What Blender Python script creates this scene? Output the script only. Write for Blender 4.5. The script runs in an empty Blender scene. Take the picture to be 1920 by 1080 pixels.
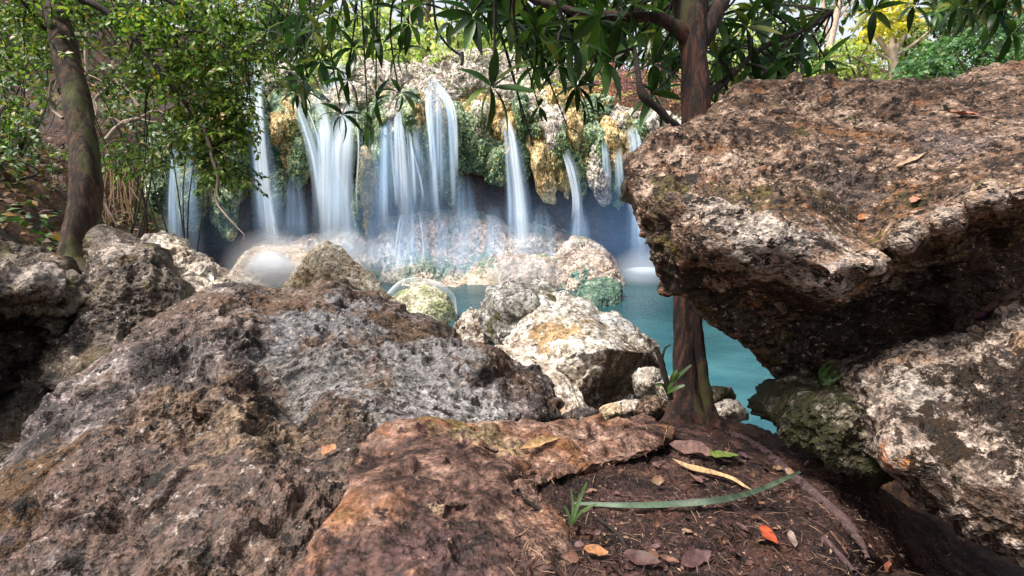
import bpy, math, random
import numpy as np
from mathutils import Vector, Matrix
from mathutils.bvhtree import BVHTree

# ------------------------------------------------------------------ camera, sky, sun, exposure
S = bpy.context.scene
COL = S.collection
PITCH = math.radians(14.0)
CAM_Z = 2.0
F = 960.0
cd = bpy.data.cameras.new('camera')
cam = bpy.data.objects.new('camera', cd)
COL.objects.link(cam)
cam.location = (0, 0, CAM_Z)
cam.rotation_euler = (math.radians(90) - PITCH, 0, 0)
cd.lens = 18.0
cd.sensor_width = 36.0
cd.clip_start = 0.05
cd.clip_end = 500
cd.dof.use_dof = True
cd.dof.focus_distance = 1.5
cd.dof.aperture_fstop = 15.0
S.camera = cam

SUN_DIR = Vector((-0.46, -0.14, 0.86)).normalized()      # towards the sun
SUN_EL = math.asin(SUN_DIR.z)
SUN_AZ = math.atan2(SUN_DIR.x, SUN_DIR.y)
w = bpy.data.worlds.new('World')
S.world = w
w.use_nodes = True
nt = w.node_tree
bg = nt.nodes['Background']
sky = nt.nodes.new('ShaderNodeTexSky')
sky.sky_type = 'NISHITA'
sky.sun_disc = False
sky.sun_elevation = SUN_EL
sky.sun_rotation = SUN_AZ
sky.air_density = 1.3
sky.dust_density = 3.0
hsv = nt.nodes.new('ShaderNodeHueSaturation')
hsv.inputs['Saturation'].default_value = 0.35
nt.links.new(sky.outputs[0], hsv.inputs['Color'])
nt.links.new(hsv.outputs[0], bg.inputs[0])
bg.inputs[1].default_value = 0.15
ld = bpy.data.lights.new('sun', 'SUN')
sun = bpy.data.objects.new('sun', ld)
COL.objects.link(sun)
ld.energy = 4.6
ld.angle = math.radians(20)
ld.color = (1.0, 0.95, 0.87)
sun.rotation_euler = SUN_DIR.to_track_quat('Z', 'Y').to_euler()
sun.location = (-4, 2, 9)
S.view_settings.view_transform = 'Standard'
S.view_settings.look = 'None'
S.view_settings.gamma = 1
S.view_settings.exposure = 0.66
S.view_settings.use_curve_mapping = False
S.cycles.use_denoising = True
S.cycles.denoising_input_passes = 'RGB_ALBEDO'
S.cycles.denoising_prefilter = 'NONE'
S.cycles.transparent_max_bounces = 24
S.cycles.max_bounces = 8
S.cycles.volume_bounces = 4
S.cycles.volume_step_rate = 2.0
S.cycles.volume_max_steps = 96
S.cycles.sample_clamp_indirect = 6.0

CP, SP_ = math.cos(PITCH), math.sin(PITCH)


def P(px, py, d):
    """photograph pixel + depth along the view axis -> world point (numpy friendly)"""
    px = np.asarray(px, float); py = np.asarray(py, float); d = np.asarray(d, float)
    a = (px - 960) / F * d
    b = (540 - py) / F * d
    return np.stack([a, d * CP + b * SP_, CAM_Z - d * SP_ + b * CP], -1)


def Pv(px, py, d):
    return Vector(P(px, py, d).tolist())


# ------------------------------------------------------------------ noise
def _hash(ix, iy, iz, seed):
    h = (ix.astype(np.uint32) * np.uint32(374761393) + iy.astype(np.uint32) * np.uint32(668265263)
         + iz.astype(np.uint32) * np.uint32(2246822519) + np.uint32((seed * 3266489917) & 0xffffffff))
    h ^= h >> np.uint32(13); h *= np.uint32(1274126177); h ^= h >> np.uint32(16)
    h *= np.uint32(2654435761); h ^= h >> np.uint32(15)
    return h


_G = np.array([[1, 1, 0], [-1, 1, 0], [1, -1, 0], [-1, -1, 0], [1, 0, 1], [-1, 0, 1], [1, 0, -1], [-1, 0, -1],
               [0, 1, 1], [0, -1, 1], [0, 1, -1], [0, -1, -1], [1, 1, 0], [-1, 1, 0], [0, -1, 1], [0, -1, -1]], np.float32)


def perlin(p, seed=0):
    p = p.astype(np.float32)
    i = np.floor(p).astype(np.int32)
    f = p - i
    u = f * f * f * (f * (f * 6 - 15) + 10)
    out = []
    for dx in (0, 1):
        for dy in (0, 1):
            for dz in (0, 1):
                g = _G[_hash(i[:, 0] + dx, i[:, 1] + dy, i[:, 2] + dz, seed) & np.uint32(15)]
                out.append(g[:, 0] * (f[:, 0] - dx) + g[:, 1] * (f[:, 1] - dy) + g[:, 2] * (f[:, 2] - dz))
    a = [out[k] + u[:, 2] * (out[k + 1] - out[k]) for k in (0, 2, 4, 6)]
    b = [a[0] + u[:, 1] * (a[1] - a[0]), a[2] + u[:, 1] * (a[3] - a[2])]
    return b[0] + u[:, 0] * (b[1] - b[0])


def fbm(p, seed=0, octaves=4, gain=0.5, lac=2.03):
    s = 0; a = 1.0
    for o in range(octaves):
        s = s + a * perlin(p * (lac ** o) + 17.3 * o, seed + o)
        a *= gain
    return s


def ridged(p, seed=0, octaves=4, gain=0.5):
    s = 0; a = 1.0
    for o in range(octaves):
        s = s + a * (1 - 2.2 * np.abs(perlin(p * (2.07 ** o) + 9.1 * o, seed + o)))
        a *= gain
    return s


def worley(p, seed=0):
    p = p.astype(np.float32)
    i = np.floor(p).astype(np.int32)
    f = p - i
    best = np.full(len(p), 9.0, np.float32); second = best.copy()
    for dx in (-1, 0, 1):
        for dy in (-1, 0, 1):
            for dz in (-1, 0, 1):
                h = _hash(i[:, 0] + dx, i[:, 1] + dy, i[:, 2] + dz, seed)
                ox = (h & np.uint32(1023)).astype(np.float32) / 1023 + dx - f[:, 0]
                oy = ((h >> np.uint32(10)) & np.uint32(1023)).astype(np.float32) / 1023 + dy - f[:, 1]
                oz = ((h >> np.uint32(20)) & np.uint32(1023)).astype(np.float32) / 1023 + dz - f[:, 2]
                d = ox * ox + oy * oy + oz * oz
                second = np.minimum(second, np.maximum(best, d))
                best = np.minimum(best, d)
    return np.sqrt(best), np.sqrt(second)


def sstep(a, b, x):
    t = np.clip((x - a) / (b - a), 0, 1)
    return t * t * (3 - 2 * t)


# ------------------------------------------------------------------ objects
def setp(o, label=None, cat=None, group=None, kind=None):
    if label: o['label'] = label
    if cat: o['category'] = cat
    if group: o['group'] = group
    if kind: o['kind'] = kind
    return o


def mesh_np(name, V, Fc, mat, parent=None, origin=None, uv=None, tint=None, smooth=True):
    """numpy verts + faces (one array of quads or triangles) -> linked object; V in world space"""
    V = np.asarray(V, np.float32)
    if origin is None: origin = (0, 0, 0)
    o3 = np.asarray(origin, np.float32)
    me = bpy.data.meshes.new(name)
    Fc = np.asarray(Fc, np.int32)
    n, k = Fc.shape
    me.vertices.add(len(V)); me.vertices.foreach_set('co', (V - o3).ravel())
    me.loops.add(n * k); me.loops.foreach_set('vertex_index', Fc.ravel())
    me.polygons.add(n)
    me.polygons.foreach_set('loop_start', np.arange(0, n * k, k, dtype=np.int32))
    me.polygons.foreach_set('use_smooth', np.full(n, smooth, bool))
    if uv is not None:
        l = me.uv_layers.new(name='UVMap')
        l.data.foreach_set('uv', np.asarray(uv, np.float32)[Fc.ravel()].ravel())
    if tint is not None:
        a = me.attributes.new('tint', 'FLOAT', 'POINT')
        a.data.foreach_set('value', np.asarray(tint, np.float32))
    me.update(calc_edges=True)
    me.validate()
    if mat: me.materials.append(mat)
    ob = bpy.data.objects.new(name, me)
    COL.objects.link(ob)
    if parent is not None:
        ob.parent = parent
        ob.location = tuple(o3 - np.asarray(parent.location, np.float32))
    else:
        ob.location = tuple(o3)
    return ob


def empty(name, loc, label, cat, group=None):
    o = bpy.data.objects.new(name, None)
    COL.objects.link(o)
    o.location = loc
    o.empty_display_size = 0.1
    return setp(o, label, cat, group)


# ------------------------------------------------------------------ node materials
def new_mat(name):
    m = bpy.data.materials.new(name)
    m.use_nodes = True
    n = m.node_tree.nodes
    b = n['Principled BSDF']
    return m, m.node_tree, b


def ramp(nt, stops, src):
    r = nt.nodes.new('ShaderNodeValToRGB')
    el = r.color_ramp.elements
    el[0].position = stops[0][0]; el[0].color = (*stops[0][1], 1)
    el[1].position = stops[-1][0]; el[1].color = (*stops[-1][1], 1)
    for p_, c in stops[1:-1]:
        e = el.new(p_); e.color = (*c, 1)
    nt.links.new(src, r.inputs[0])
    return r.outputs[0]


def noise_n(nt, vec, scale, detail=6, rough=0.6, dist=0.0):
    n = nt.nodes.new('ShaderNodeTexNoise')
    n.inputs['Scale'].default_value = scale
    n.inputs['Detail'].default_value = detail
    n.inputs['Roughness'].default_value = rough
    n.inputs['Distortion'].default_value = dist
    if vec is not None: nt.links.new(vec, n.inputs['Vector'])
    return n.outputs['Fac']


def mapr(nt, src, a, b, lo=0.0, hi=1.0):
    m = nt.nodes.new('ShaderNodeMapRange')
    m.inputs[1].default_value = a; m.inputs[2].default_value = b
    m.inputs[3].default_value = lo; m.inputs[4].default_value = hi
    nt.links.new(src, m.inputs[0])
    return m.outputs[0]


def mixc(nt, fac, a, b, mode='MIX'):
    m = nt.nodes.new('ShaderNodeMix'); m.data_type = 'RGBA'; m.blend_type = mode
    m.clamp_factor = True
    for sock, v in ((m.inputs[0], fac), (m.inputs[6], a), (m.inputs[7], b)):
        if isinstance(v, (int, float)): sock.default_value = v
        elif isinstance(v, tuple): sock.default_value = (*v, 1)
        else: nt.links.new(v, sock)
    return m.outputs[2]


def math_n(nt, op, a, b=None):
    m = nt.nodes.new('ShaderNodeMath'); m.operation = op
    for i, v in enumerate((a, b)):
        if v is None: continue
        if isinstance(v, (int, float)): m.inputs[i].default_value = v
        else: nt.links.new(v, m.inputs[i])
    return m.outputs[0]


def mapping(nt, vec, scale=(1, 1, 1), rot=(0, 0, 0), loc=(0, 0, 0)):
    m = nt.nodes.new('ShaderNodeMapping')
    m.inputs['Scale'].default_value = scale
    m.inputs['Rotation'].default_value = rot
    m.inputs['Location'].default_value = loc
    nt.links.new(vec, m.inputs['Vector'])
    return m.outputs[0]


def rock_mat(name, stops, scale=6.0, warm=None, warm_amt=(0.55, 0.7), warm_scale=3.0, speck=None, speck_amt=(0.6, 0.68),
             speck_scale=40, pale=None, pale_amt=(0.6, 0.66), pale_scale=14, moss=None, moss_amt=(0.5, 0.6), moss_scale=4,
             rough=0.8, bump=0.7, bump_dist=0.012, aniso=(1, 1, 1), rot=(0, 0, 0), spots=None, up_moss=None, fleck=1.0, pit_scale=70, pit=0.85, gain=1.0):
    m, nt, b = new_mat(name)
    tc = nt.nodes.new('ShaderNodeTexCoord')
    v = mapping(nt, tc.outputs['Object'], aniso, rot)
    # spread of the noise is narrow: squeeze the stops towards the middle
    stops = [(0.5 + (p_ - 0.5) * 0.62, c_) for p_, c_ in stops]
    base = ramp(nt, stops, noise_n(nt, v, scale, 6, 0.74, 0.0))
    fine = noise_n(nt, v, scale * 8, 3, 0.72)
    base = mixc(nt, 0.85, base, ramp(nt, [(0.32, (0.16, 0.15, 0.15)), (0.44, (0.75, 0.74, 0.73)), (0.55, (1.12, 1.12, 1.12)), (0.70, (1.8, 1.8, 1.8))], fine), 'MULTIPLY')
    if warm:
        base = mixc(nt, mapr(nt, noise_n(nt, v, warm_scale, 7, 0.7), warm_amt[0], warm_amt[1], 0, 0.85), base, mixc(nt, fine, tuple(c * 0.4 for c in warm), tuple(min(1, c * 1.6) for c in warm)))
    for (loc, rad, colr) in (spots or []):
        vd = nt.nodes.new('ShaderNodeVectorMath'); vd.operation = 'DISTANCE'
        g2 = nt.nodes.new('ShaderNodeNewGeometry')
        nt.links.new(g2.outputs['Position'], vd.inputs[0])
        vd.inputs[1].default_value = loc
        wob = math_n(nt, 'ADD', vd.outputs['Value'], mapr(nt, noise_n(nt, v, 0.8 / rad, 7, 0.78), 0.3, 0.7, -rad * 1.4, rad * 1.4))
        cc = mixc(nt, mapr(nt, fine, 0.36, 0.64), tuple(c * 0.3 for c in colr), tuple(min(1, c * 1.6) for c in colr))
        base = mixc(nt, mapr(nt, wob, rad * 1.05, rad * 0.75, 0, 0.97), base, cc)
    if pale:
        f = mapr(nt, noise_n(nt, v, pale_scale, 4, 0.75), *pale_amt)
        base = mixc(nt, f, base, pale)
    if moss:
        f = mapr(nt, noise_n(nt, v, moss_scale, 7, 0.75), *moss_amt)
        if up_moss is not None:
            g = nt.nodes.new('ShaderNodeNewGeometry')
            sx = nt.nodes.new('ShaderNodeSeparateXYZ'); nt.links.new(g.outputs['Normal'], sx.inputs[0])
            f = math_n(nt, 'MULTIPLY', f, mapr(nt, sx.outputs[2], *up_moss))
        mc = mixc(nt, mapr(nt, fine, 0.36, 0.64), tuple(c * 0.3 for c in moss), tuple(min(1, c * 2.0) for c in moss))
        base = mixc(nt, f, base, mc)
    if speck:
        f = mapr(nt, noise_n(nt, v, speck_scale, 4, 0.75), *speck_amt)
        base = mixc(nt, f, base, speck)
    # pinholes and pale grains
    vo = nt.nodes.new('ShaderNodeTexVoronoi'); vo.inputs['Scale'].default_value = pit_scale
    wv = nt.nodes.new('ShaderNodeVectorMath'); wv.operation = 'ADD'
    nz = nt.nodes.new('ShaderNodeTexNoise'); nz.inputs['Scale'].default_value = pit_scale * 0.9; nz.inputs['Detail'].default_value = 3
    nt.links.new(v, nz.inputs['Vector'])
    sc = nt.nodes.new('ShaderNodeVectorMath'); sc.operation = 'SCALE'; sc.inputs['Scale'].default_value = 1.1 / pit_scale
    nt.links.new(nz.outputs['Color'], sc.inputs[0])
    nt.links.new(v, wv.inputs[0]); nt.links.new(sc.outputs[0], wv.inputs[1]); nt.links.new(wv.outputs[0], vo.inputs['Vector'])
    pm = math_n(nt, 'MULTIPLY', mapr(nt, vo.outputs['Distance'], 0.36, 0.22), mapr(nt, noise_n(nt, v, scale * 1.8, 4, 0.6), 0.46, 0.58))
    base = mixc(nt, math_n(nt, 'MULTIPLY', pm, pit), base, (0.018, 0.014, 0.012))
    fl = noise_n(nt, v, scale * 26, 1.5, 0.7)
    base = mixc(nt, 0.8 * fleck, base, ramp(nt, [(0.32, (0.45, 0.44, 0.44)), (0.48, (0.97, 0.97, 0.97)), (0.68, (1.55, 1.55, 1.56))], fl), 'MULTIPLY')
    if gain != 1.0: base = mixc(nt, 1.0, base, (min(1, gain * 1.10), gain * 0.99, gain * 0.90), 'MULTIPLY')
    nt.links.new(base, b.inputs['Base Color'])
    nt.links.new(mapr(nt, fine, 0.4, 0.6, rough - 0.22, min(1, rough + 0.08)), b.inputs['Roughness'])
    b.inputs['Specular IOR Level'].default_value = 0.28
    bp = nt.nodes.new('ShaderNodeBump')
    bp.inputs['Strength'].default_value = bump
    bp.inputs['Distance'].default_value = bump_dist
    hh = math_n(nt, 'ADD', fine, math_n(nt, 'MULTIPLY', fl, 0.5))
    hh = math_n(nt, 'SUBTRACT', hh, math_n(nt, 'MULTIPLY', pm, 0.35))
    nt.links.new(hh, bp.inputs['Height'])
    nt.links.new(bp.outputs[0], b.inputs['Normal'])
    return m


def leaf_mat(name, dark, mid, light, odd=None, rough=0.38, trans=0.35, attr=True, veins=True):
    m, nt, b = new_mat(name)
    if attr:
        a = nt.nodes.new('ShaderNodeAttribute'); a.attribute_name = 'tint'; src = a.outputs['Fac']
    else:
        a = nt.nodes.new('ShaderNodeObjectInfo'); src = a.outputs['Random']
    stops = [(0.0, dark), (0.45, mid), (0.85, light)]
    if odd: stops += [(0.95, odd)]
    c = ramp(nt, stops, src)
    tc = nt.nodes.new('ShaderNodeTexCoord')
    c = mixc(nt, 0.35, c, ramp(nt, [(0.3, (0.5, 0.5, 0.5)), (0.7, (1.3, 1.3, 1.3))], noise_n(nt, tc.outputs['Object'], 30, 4)), 'MULTIPLY')
    nt.links.new(c, b.inputs['Base Color'])
    b.inputs['Roughness'].default_value = rough
    b.inputs['Specular IOR Level'].default_value = 0.45
    tr = nt.nodes.new('ShaderNodeBsdfTranslucent')
    nt.links.new(mixc(nt, 0.6, c, (1.0, 1.35, 0.35), 'MULTIPLY'), tr.inputs[0])
    mx = nt.nodes.new('ShaderNodeMixShader'); mx.inputs[0].default_value = trans
    nt.links.new(b.outputs[0], mx.inputs[1]); nt.links.new(tr.outputs[0], mx.inputs[2])
    nt.links.new(mx.outputs[0], nt.nodes['Material Output'].inputs[0])
    return m


def bark_mat(name, stops, moss=None, moss_amt=(0.52, 0.62), scale=8, stretch=0.25, rough=0.85):
    m, nt, b = new_mat(name)
    tc = nt.nodes.new('ShaderNodeTexCoord')
    v = mapping(nt, tc.outputs['Object'], (1, 1, stretch))
    n1 = noise_n(nt, v, scale * 5, 12, 0.78, 0.2)
    c = ramp(nt, stops, n1)
    if moss:
        c = mixc(nt, mapr(nt, noise_n(nt, v, scale, 8, 0.7), *moss_amt), c, moss)
    nt.links.new(c, b.inputs['Base Color'])
    b.inputs['Roughness'].default_value = rough
    bp = nt.nodes.new('ShaderNodeBump'); bp.inputs['Strength'].default_value = 0.9; bp.inputs['Distance'].default_value = 0.012
    nt.links.new(noise_n(nt, v, scale * 10, 8, 0.7), bp.inputs['Height'])
    nt.links.new(bp.outputs[0], b.inputs['Normal'])
    return m


def flat_mat(name, col, rough=0.7, var=0.4, scale=40, trans=0.0):
    m, nt, b = new_mat(name)
    tc = nt.nodes.new('ShaderNodeTexCoord')
    c = ramp(nt, [(0.3, tuple(x * (1 - var) for x in col)), (0.7, tuple(min(1, x * (1 + var)) for x in col))], noise_n(nt, tc.outputs['Object'], scale, 6))
    nt.links.new(c, b.inputs['Base Color'])
    b.inputs['Roughness'].default_value = rough
    return m


# ------------------------------------------------------------------ surface through control points
class Depth:
    """smooth depth over the picture plane through control points (thin plate)"""
    def __init__(self, pts, lam=1e-4, sharp=0.35):
        q = np.array(pts, float)
        self.c = q[:, :2] / 500.0
        self.sharp = sharp
        A = self.phi(self.c[:, None] - self.c[None]) + lam * np.eye(len(q))
        Pm = np.c_[np.ones(len(q)), self.c]
        M = np.block([[A, Pm], [Pm.T, np.zeros((3, 3))]])
        self.w = np.linalg.lstsq(M, np.r_[q[:, 2], 0, 0, 0], rcond=None)[0]
        self.lo, self.hi = q[:, 2].min() * 0.92, q[:, 2].max() * 1.08

    def phi(self, d):
        r2 = (d ** 2).sum(-1) + 1e-9
        r = np.sqrt(r2)
        return 0.5 * r2 * np.log(r2) - self.sharp * r

    def __call__(self, px, py):
        x = np.stack([np.ravel(px), np.ravel(py)], -1) / 500.0
        out = np.empty(len(x))
        n = len(self.c)
        for s in range(0, len(x), 20000):
            xs = x[s:s + 20000]
            out[s:s + 20000] = self.phi(xs[:, None] - self.c[None]) @ self.w[:n] + self.w[n] + xs @ self.w[n + 1:]
        return np.clip(out, self.lo, self.hi).reshape(np.shape(px))


class Facets:
    """piecewise flat faces between the control points"""
    def __init__(self, pts):
        from mathutils.geometry import delaunay_2d_cdt
        q = np.array(pts, float)
        vs, es, fs, ov, _, _ = delaunay_2d_cdt([Vector((a, b)) for a, b in q[:, :2]], [], [], 0, 1e-6)
        vs = np.array([list(v) for v in vs])
        z = np.array([q[o[0], 2] for o in ov])
        self.t = [(vs[list(f)], z[list(f)]) for f in fs]
        self.q = q

    def __call__(self, px, py):
        x = np.ravel(px).astype(float); y = np.ravel(py).astype(float)
        j = ((x[:, None] - self.q[None, :, 0]) ** 2 + (y[:, None] - self.q[None, :, 1]) ** 2).argmin(1)
        out = self.q[j, 2].copy()
        for v, z in self.t:
            a, b, c = v
            det = (b[1] - c[1]) * (a[0] - c[0]) + (c[0] - b[0]) * (a[1] - c[1])
            if abs(det) < 1e-9: continue
            l1 = ((b[1] - c[1]) * (x - c[0]) + (c[0] - b[0]) * (y - c[1])) / det
            l2 = ((c[1] - a[1]) * (x - c[0]) + (a[0] - c[0]) * (y - c[1])) / det
            l3 = 1 - l1 - l2
            k = (l1 > -1e-3) & (l2 > -1e-3) & (l3 > -1e-3)
            out[k] = l1[k] * z[0] + l2[k] * z[1] + l3[k] * z[2]
        return out.reshape(np.shape(px))


def closed_curve(pts, n, smooth=True):
    """resample a closed outline (x,y,d) at n points evenly by length"""
    q = np.array(pts, float)
    if smooth:
        out = []
        m = len(q)
        for i in range(m):
            p0, p1, p2, p3 = q[i - 1], q[i], q[(i + 1) % m], q[(i + 2) % m]
            for t in np.linspace(0, 1, 12, endpoint=False):
                out.append(0.5 * ((2 * p1) + (p2 - p0) * t + (2 * p0 - 5 * p1 + 4 * p2 - p3) * t * t + (3 * p1 - p0 - 3 * p2 + p3) * t ** 3))
        q = np.array(out)
    q = np.vstack([q, q[:1]])
    s = np.r_[0, np.cumsum(np.hypot(*(q[1:, :2] - q[:-1, :2]).T))]
    t = np.linspace(0, s[-1], n, endpoint=False)
    return np.stack([np.interp(t, s, q[:, k]) for k in range(3)], -1)


def grid_normals(V, idx_fn=None):
    pass


def vnormals(V, Q):
    a = V[Q[:, 0]]; b = V[Q[:, 1]]; c = V[Q[:, 2]]; d = V[Q[:, 3]]
    n = np.cross(c - a, d - b)
    N = np.zeros_like(V)
    for k in range(4):
        for j in range(3):
            N[:, j] += np.bincount(Q[:, k], n[:, j], len(V))
    return N / (np.linalg.norm(N, axis=1)[:, None] + 1e-12)


BVH = {}
CAMV = Vector((0, 0, CAM_Z))


def rock(name, label, centre, outline, inner, thick=0.5, nt_=420, nr=150, nb=24, rnd=0.08, r0=0.7, disp=None, mat=None,
         seed=1, smooth=True, cat='boulder', group=None, kind=None, parent=None, sharp=0.35, keep=False, origin=None):
    """a closed stone: front surface through control points, rounded rim, bulging back; then displaced"""
    B = closed_curve(outline, nt_, smooth)
    dep = Facets(list(outline) + list(inner)) if sharp >= 5 else Depth(list(outline) + list(inner), sharp=sharp)
    c = np.array(centre, float)
    qf = np.linspace(0, 1, nr + 1)[1:] ** 0.8
    qb = np.linspace(1, 0, nb + 1)[1:-1]
    rows = []
    dc = dep(c[0], c[1])
    for q in qf:
        xy = c + q * (B[:, :2] - c)
        k = np.clip((q - r0) / (1 - r0), 0, 1)
        d = dep(xy[:, 0], xy[:, 1]) + rnd * (1 - math.sqrt(max(0, 1 - k * k)))
        rows.append(P(xy[:, 0], xy[:, 1], d))
    for q in qb:
        xy = c + q * (B[:, :2] - c)
        d = dep(xy[:, 0], xy[:, 1]) + rnd + thick * math.sqrt(1 - q * q)
        # keep the true width behind the silhouette: use the rim's own depth for the sideways position
        rim = dep(B[:, 0], B[:, 1])
        Pw = P(xy[:, 0], xy[:, 1], rim)
        back = P(xy[:, 0], xy[:, 1], d)
        rows.append(Pw * 0.5 + back * 0.5 + (d - rim)[:, None] * 0.5 * np.array([0, CP, -SP_]))
    R = len(rows)
    V = np.concatenate(rows + [P([c[0]], [c[1]], [float(dc)]), P([c[0]], [c[1]], [float(dc) + rnd + thick])])
    ii = np.arange(nt_); jj = (ii + 1) % nt_
    Q = np.concatenate([np.stack([r * nt_ + ii, r * nt_ + jj, (r + 1) * nt_ + jj, (r + 1) * nt_ + ii], -1) for r in range(R - 1)])
    c0, c1 = R * nt_, R * nt_ + 1
    # fan caps as degenerate-free quads over pairs
    capf = np.stack([np.full(nt_ // 2, c0), jj[0::2] + 0, ii[0::2], np.full(nt_ // 2, c0)], -1)
    N = -vnormals(V, Q)
    ctr = V.mean(0)
    if (N * (V - ctr)).sum(1).mean() < 0:
        N = -N
    N[c0] = N[:nt_].mean(0); N[c1] = N[(R - 1) * nt_:R * nt_].mean(0)
    if disp is not None:
        V = V + N * disp(V, N, seed)[:, None]
        V[c0] = V[:nt_].mean(0); V[c1] = V[(R - 1) * nt_:R * nt_].mean(0)
    tri = np.concatenate([np.stack([np.full(nt_, c0), jj, ii, ], -1), np.stack([np.full(nt_, c1), (R - 1) * nt_ + ii, (R - 1) * nt_ + jj], -1)])
    Qt = np.concatenate([Q[:, [0, 1, 2]], Q[:, [0, 2, 3]]])
    T = np.concatenate([Qt, tri])[:, ::-1]
    # orientation: outward
    a = V[T[:, 0]]; n = np.cross(V[T[:, 1]] - a, V[T[:, 2]] - a)
    if (n * (a - ctr)).sum() < 0: T = T[:, ::-1]
    org = origin if origin is not None else (V[:, 0].mean(), V[:, 1].mean(), V[:, 2].min())
    if parent is not None: org = tuple(np.array(org))
    ob = mesh_np(name, V, T, mat, parent, org)
    if keep:
        BVH[keep] = BVHTree.FromPolygons([tuple(v) for v in V.tolist()], T.tolist())
    if parent is None: setp(ob, label, cat, group, kind)
    elif label: ob['label'] = label
    return ob


def karst(big=0.05, mid=0.02, fine=0.006, pits=0.012, strata=0.0, sdir=(0, 0, 1), sfreq=12, bf=2.2, mf=7, ff=26, pf=16, stretch=(1, 1, 1), pit_th=0.42, cracks=None, pockets=None):
    """limestone relief: swells, billows, ledges, cracks, hollows, pits and grain"""
    st = np.array(stretch, float); sd = np.array(sdir, float); sd /= np.linalg.norm(sd)
    cracks = mid * 0.9 if cracks is None else cracks
    pockets = mid * 1.3 if pockets is None else pockets

    def f(V, N, seed):
        p = V * st
        wv = np.stack([perlin(p * mf * 0.5 + 3.3, seed + 50), perlin(p * mf * 0.5 + 7.7, seed + 51), perlin(p * mf * 0.5 + 1.1, seed + 52)], -1)
        pw = p + wv * (0.6 / mf)
        rough = sstep(-0.35, 0.35, fbm(p * bf * 1.3 + 31, seed + 60, 3))          # rough and smooth zones
        h = big * fbm(p * bf, seed, 3)
        h = h + mid * (0.35 + 0.65 * rough) * (1.1 - ridged(pw * mf, seed + 10, 3, 0.45)) * 0.8
        h = h + mid * 0.5 * fbm(pw * mf * 1.7, seed + 12, 3, 0.6)
        h = h + fine * (0.35 + 0.9 * rough) * fbm(p * ff, seed + 20, 4, 0.65) * 1.5
        if cracks:
            c1 = 1 - np.abs(perlin(pw * mf * 0.45 + 5, seed + 70)) * 9
            c2 = 1 - np.abs(perlin(pw * mf * 1.1 + 8, seed + 71)) * 7
            h = h - cracks * np.clip(c1, 0, 1) ** 0.7 * sstep(0.0, 0.3, perlin(p * bf * 1.1, seed + 72)) - cracks * 0.45 * np.clip(c2, 0, 1) * rough
        if pockets:
            wd, w2 = worley(pw * mf * 0.55, seed + 35)
            h = h - pockets * (1 - sstep(0.10, 0.42, wd)) * sstep(0.0, 0.25, perlin(p * mf * .4 + 9, seed + 36))
        if pits:
            wd, w2 = worley(pw * pf, seed + 30)
            h = h - pits * (1 - sstep(0.12, pit_th, wd)) * (0.1 + rough)
            wd, w2 = worley(p * pf * 2.7, seed + 31)
            h = h - pits * 0.4 * (1 - sstep(0.1, 0.45, wd)) * (0.2 + 0.9 * rough)
        if strata:
            s = (V @ sd) * sfreq + 1.4 * fbm(p * bf * 1.3, seed + 40, 3)
            fr = s - np.floor(s)
            h = h + strata * (sstep(0.0, 0.75, fr) - sstep(0.82, 1.0, fr) - 0.4) * (0.3 + 1.2 * sstep(-0.2, 0.3, perlin(p * bf * 1.7, seed + 44)))
        return h - np.median(h)
    return f


# ------------------------------------------------------------------ tubes (trunks, branches, roots)
def tube_arrays(pts, rad, seg=8, wob=0.0, seed=0, sub=4, zst=0.3):
    pts = np.array(pts, float); rad = np.array(rad, float)
    n = len(pts)
    t = np.linspace(0, n - 1, (n - 1) * sub + 1)
    i = np.clip(t.astype(int), 0, n - 2); u = (t - i)[:, None]
    p0 = pts[np.clip(i - 1, 0, n - 1)]; p1 = pts[i]; p2 = pts[i + 1]; p3 = pts[np.clip(i + 2, 0, n - 1)]
    C = 0.5 * ((2 * p1) + (p2 - p0) * u + (2 * p0 - 5 * p1 + 4 * p2 - p3) * u ** 2 + (3 * p1 - p0 - 3 * p2 + p3) * u ** 3)
    r = np.interp(t, np.arange(n), rad)
    T = np.gradient(C, axis=0); T /= np.linalg.norm(T, axis=1)[:, None] + 1e-9
    up = np.array([0.13, 0.99, 0.07])
    if abs(T[0] @ up) > 0.9: up = np.array([1.0, 0.1, 0])
    A = np.cross(T, up); A /= np.linalg.norm(A, axis=1)[:, None] + 1e-9
    Bn = np.cross(T, A)
    th = np.linspace(0, 2 * math.pi, seg, endpoint=False)
    dirs = A[:, None] * np.cos(th)[None, :, None] + Bn[:, None] * np.sin(th)[None, :, None]
    R = r[:, None, None] * np.ones((1, seg, 1))
    V = C[:, None] + dirs * R
    if wob:
        nz = fbm((V / (rad.max() * 2.2)).reshape(-1, 3) * np.array([1.5, 1.5, zst]), seed, 4, 0.6).reshape(V.shape[:2])[..., None]
        V = V + dirs * nz * wob * R
    m = len(C)
    ii = np.arange(seg); jj = (ii + 1) % seg
    Q = np.concatenate([np.stack([k * seg + ii, k * seg + jj, (k + 1) * seg + jj, (k + 1) * seg + ii], -1) for k in range(m - 1)])
    return V.reshape(-1, 3), Q


class Acc:
    def __init__(self): self.V = []; self.Q = []; self.T = []; self.n = 0

    def add(self, V, Q, tint=None):
        self.V.append(V); self.Q.append(Q + self.n); self.n += len(V)
        self.T.append(np.full(len(V), 0.5) if tint is None else tint)

    def build(self, name, mat, parent=None, origin=None):
        if not self.V: return None
        return mesh_np(name, np.concatenate(self.V), np.concatenate(self.Q), mat, parent, origin if origin is not None else (tuple(parent.location) if parent else None), tint=np.concatenate(self.T))


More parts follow.
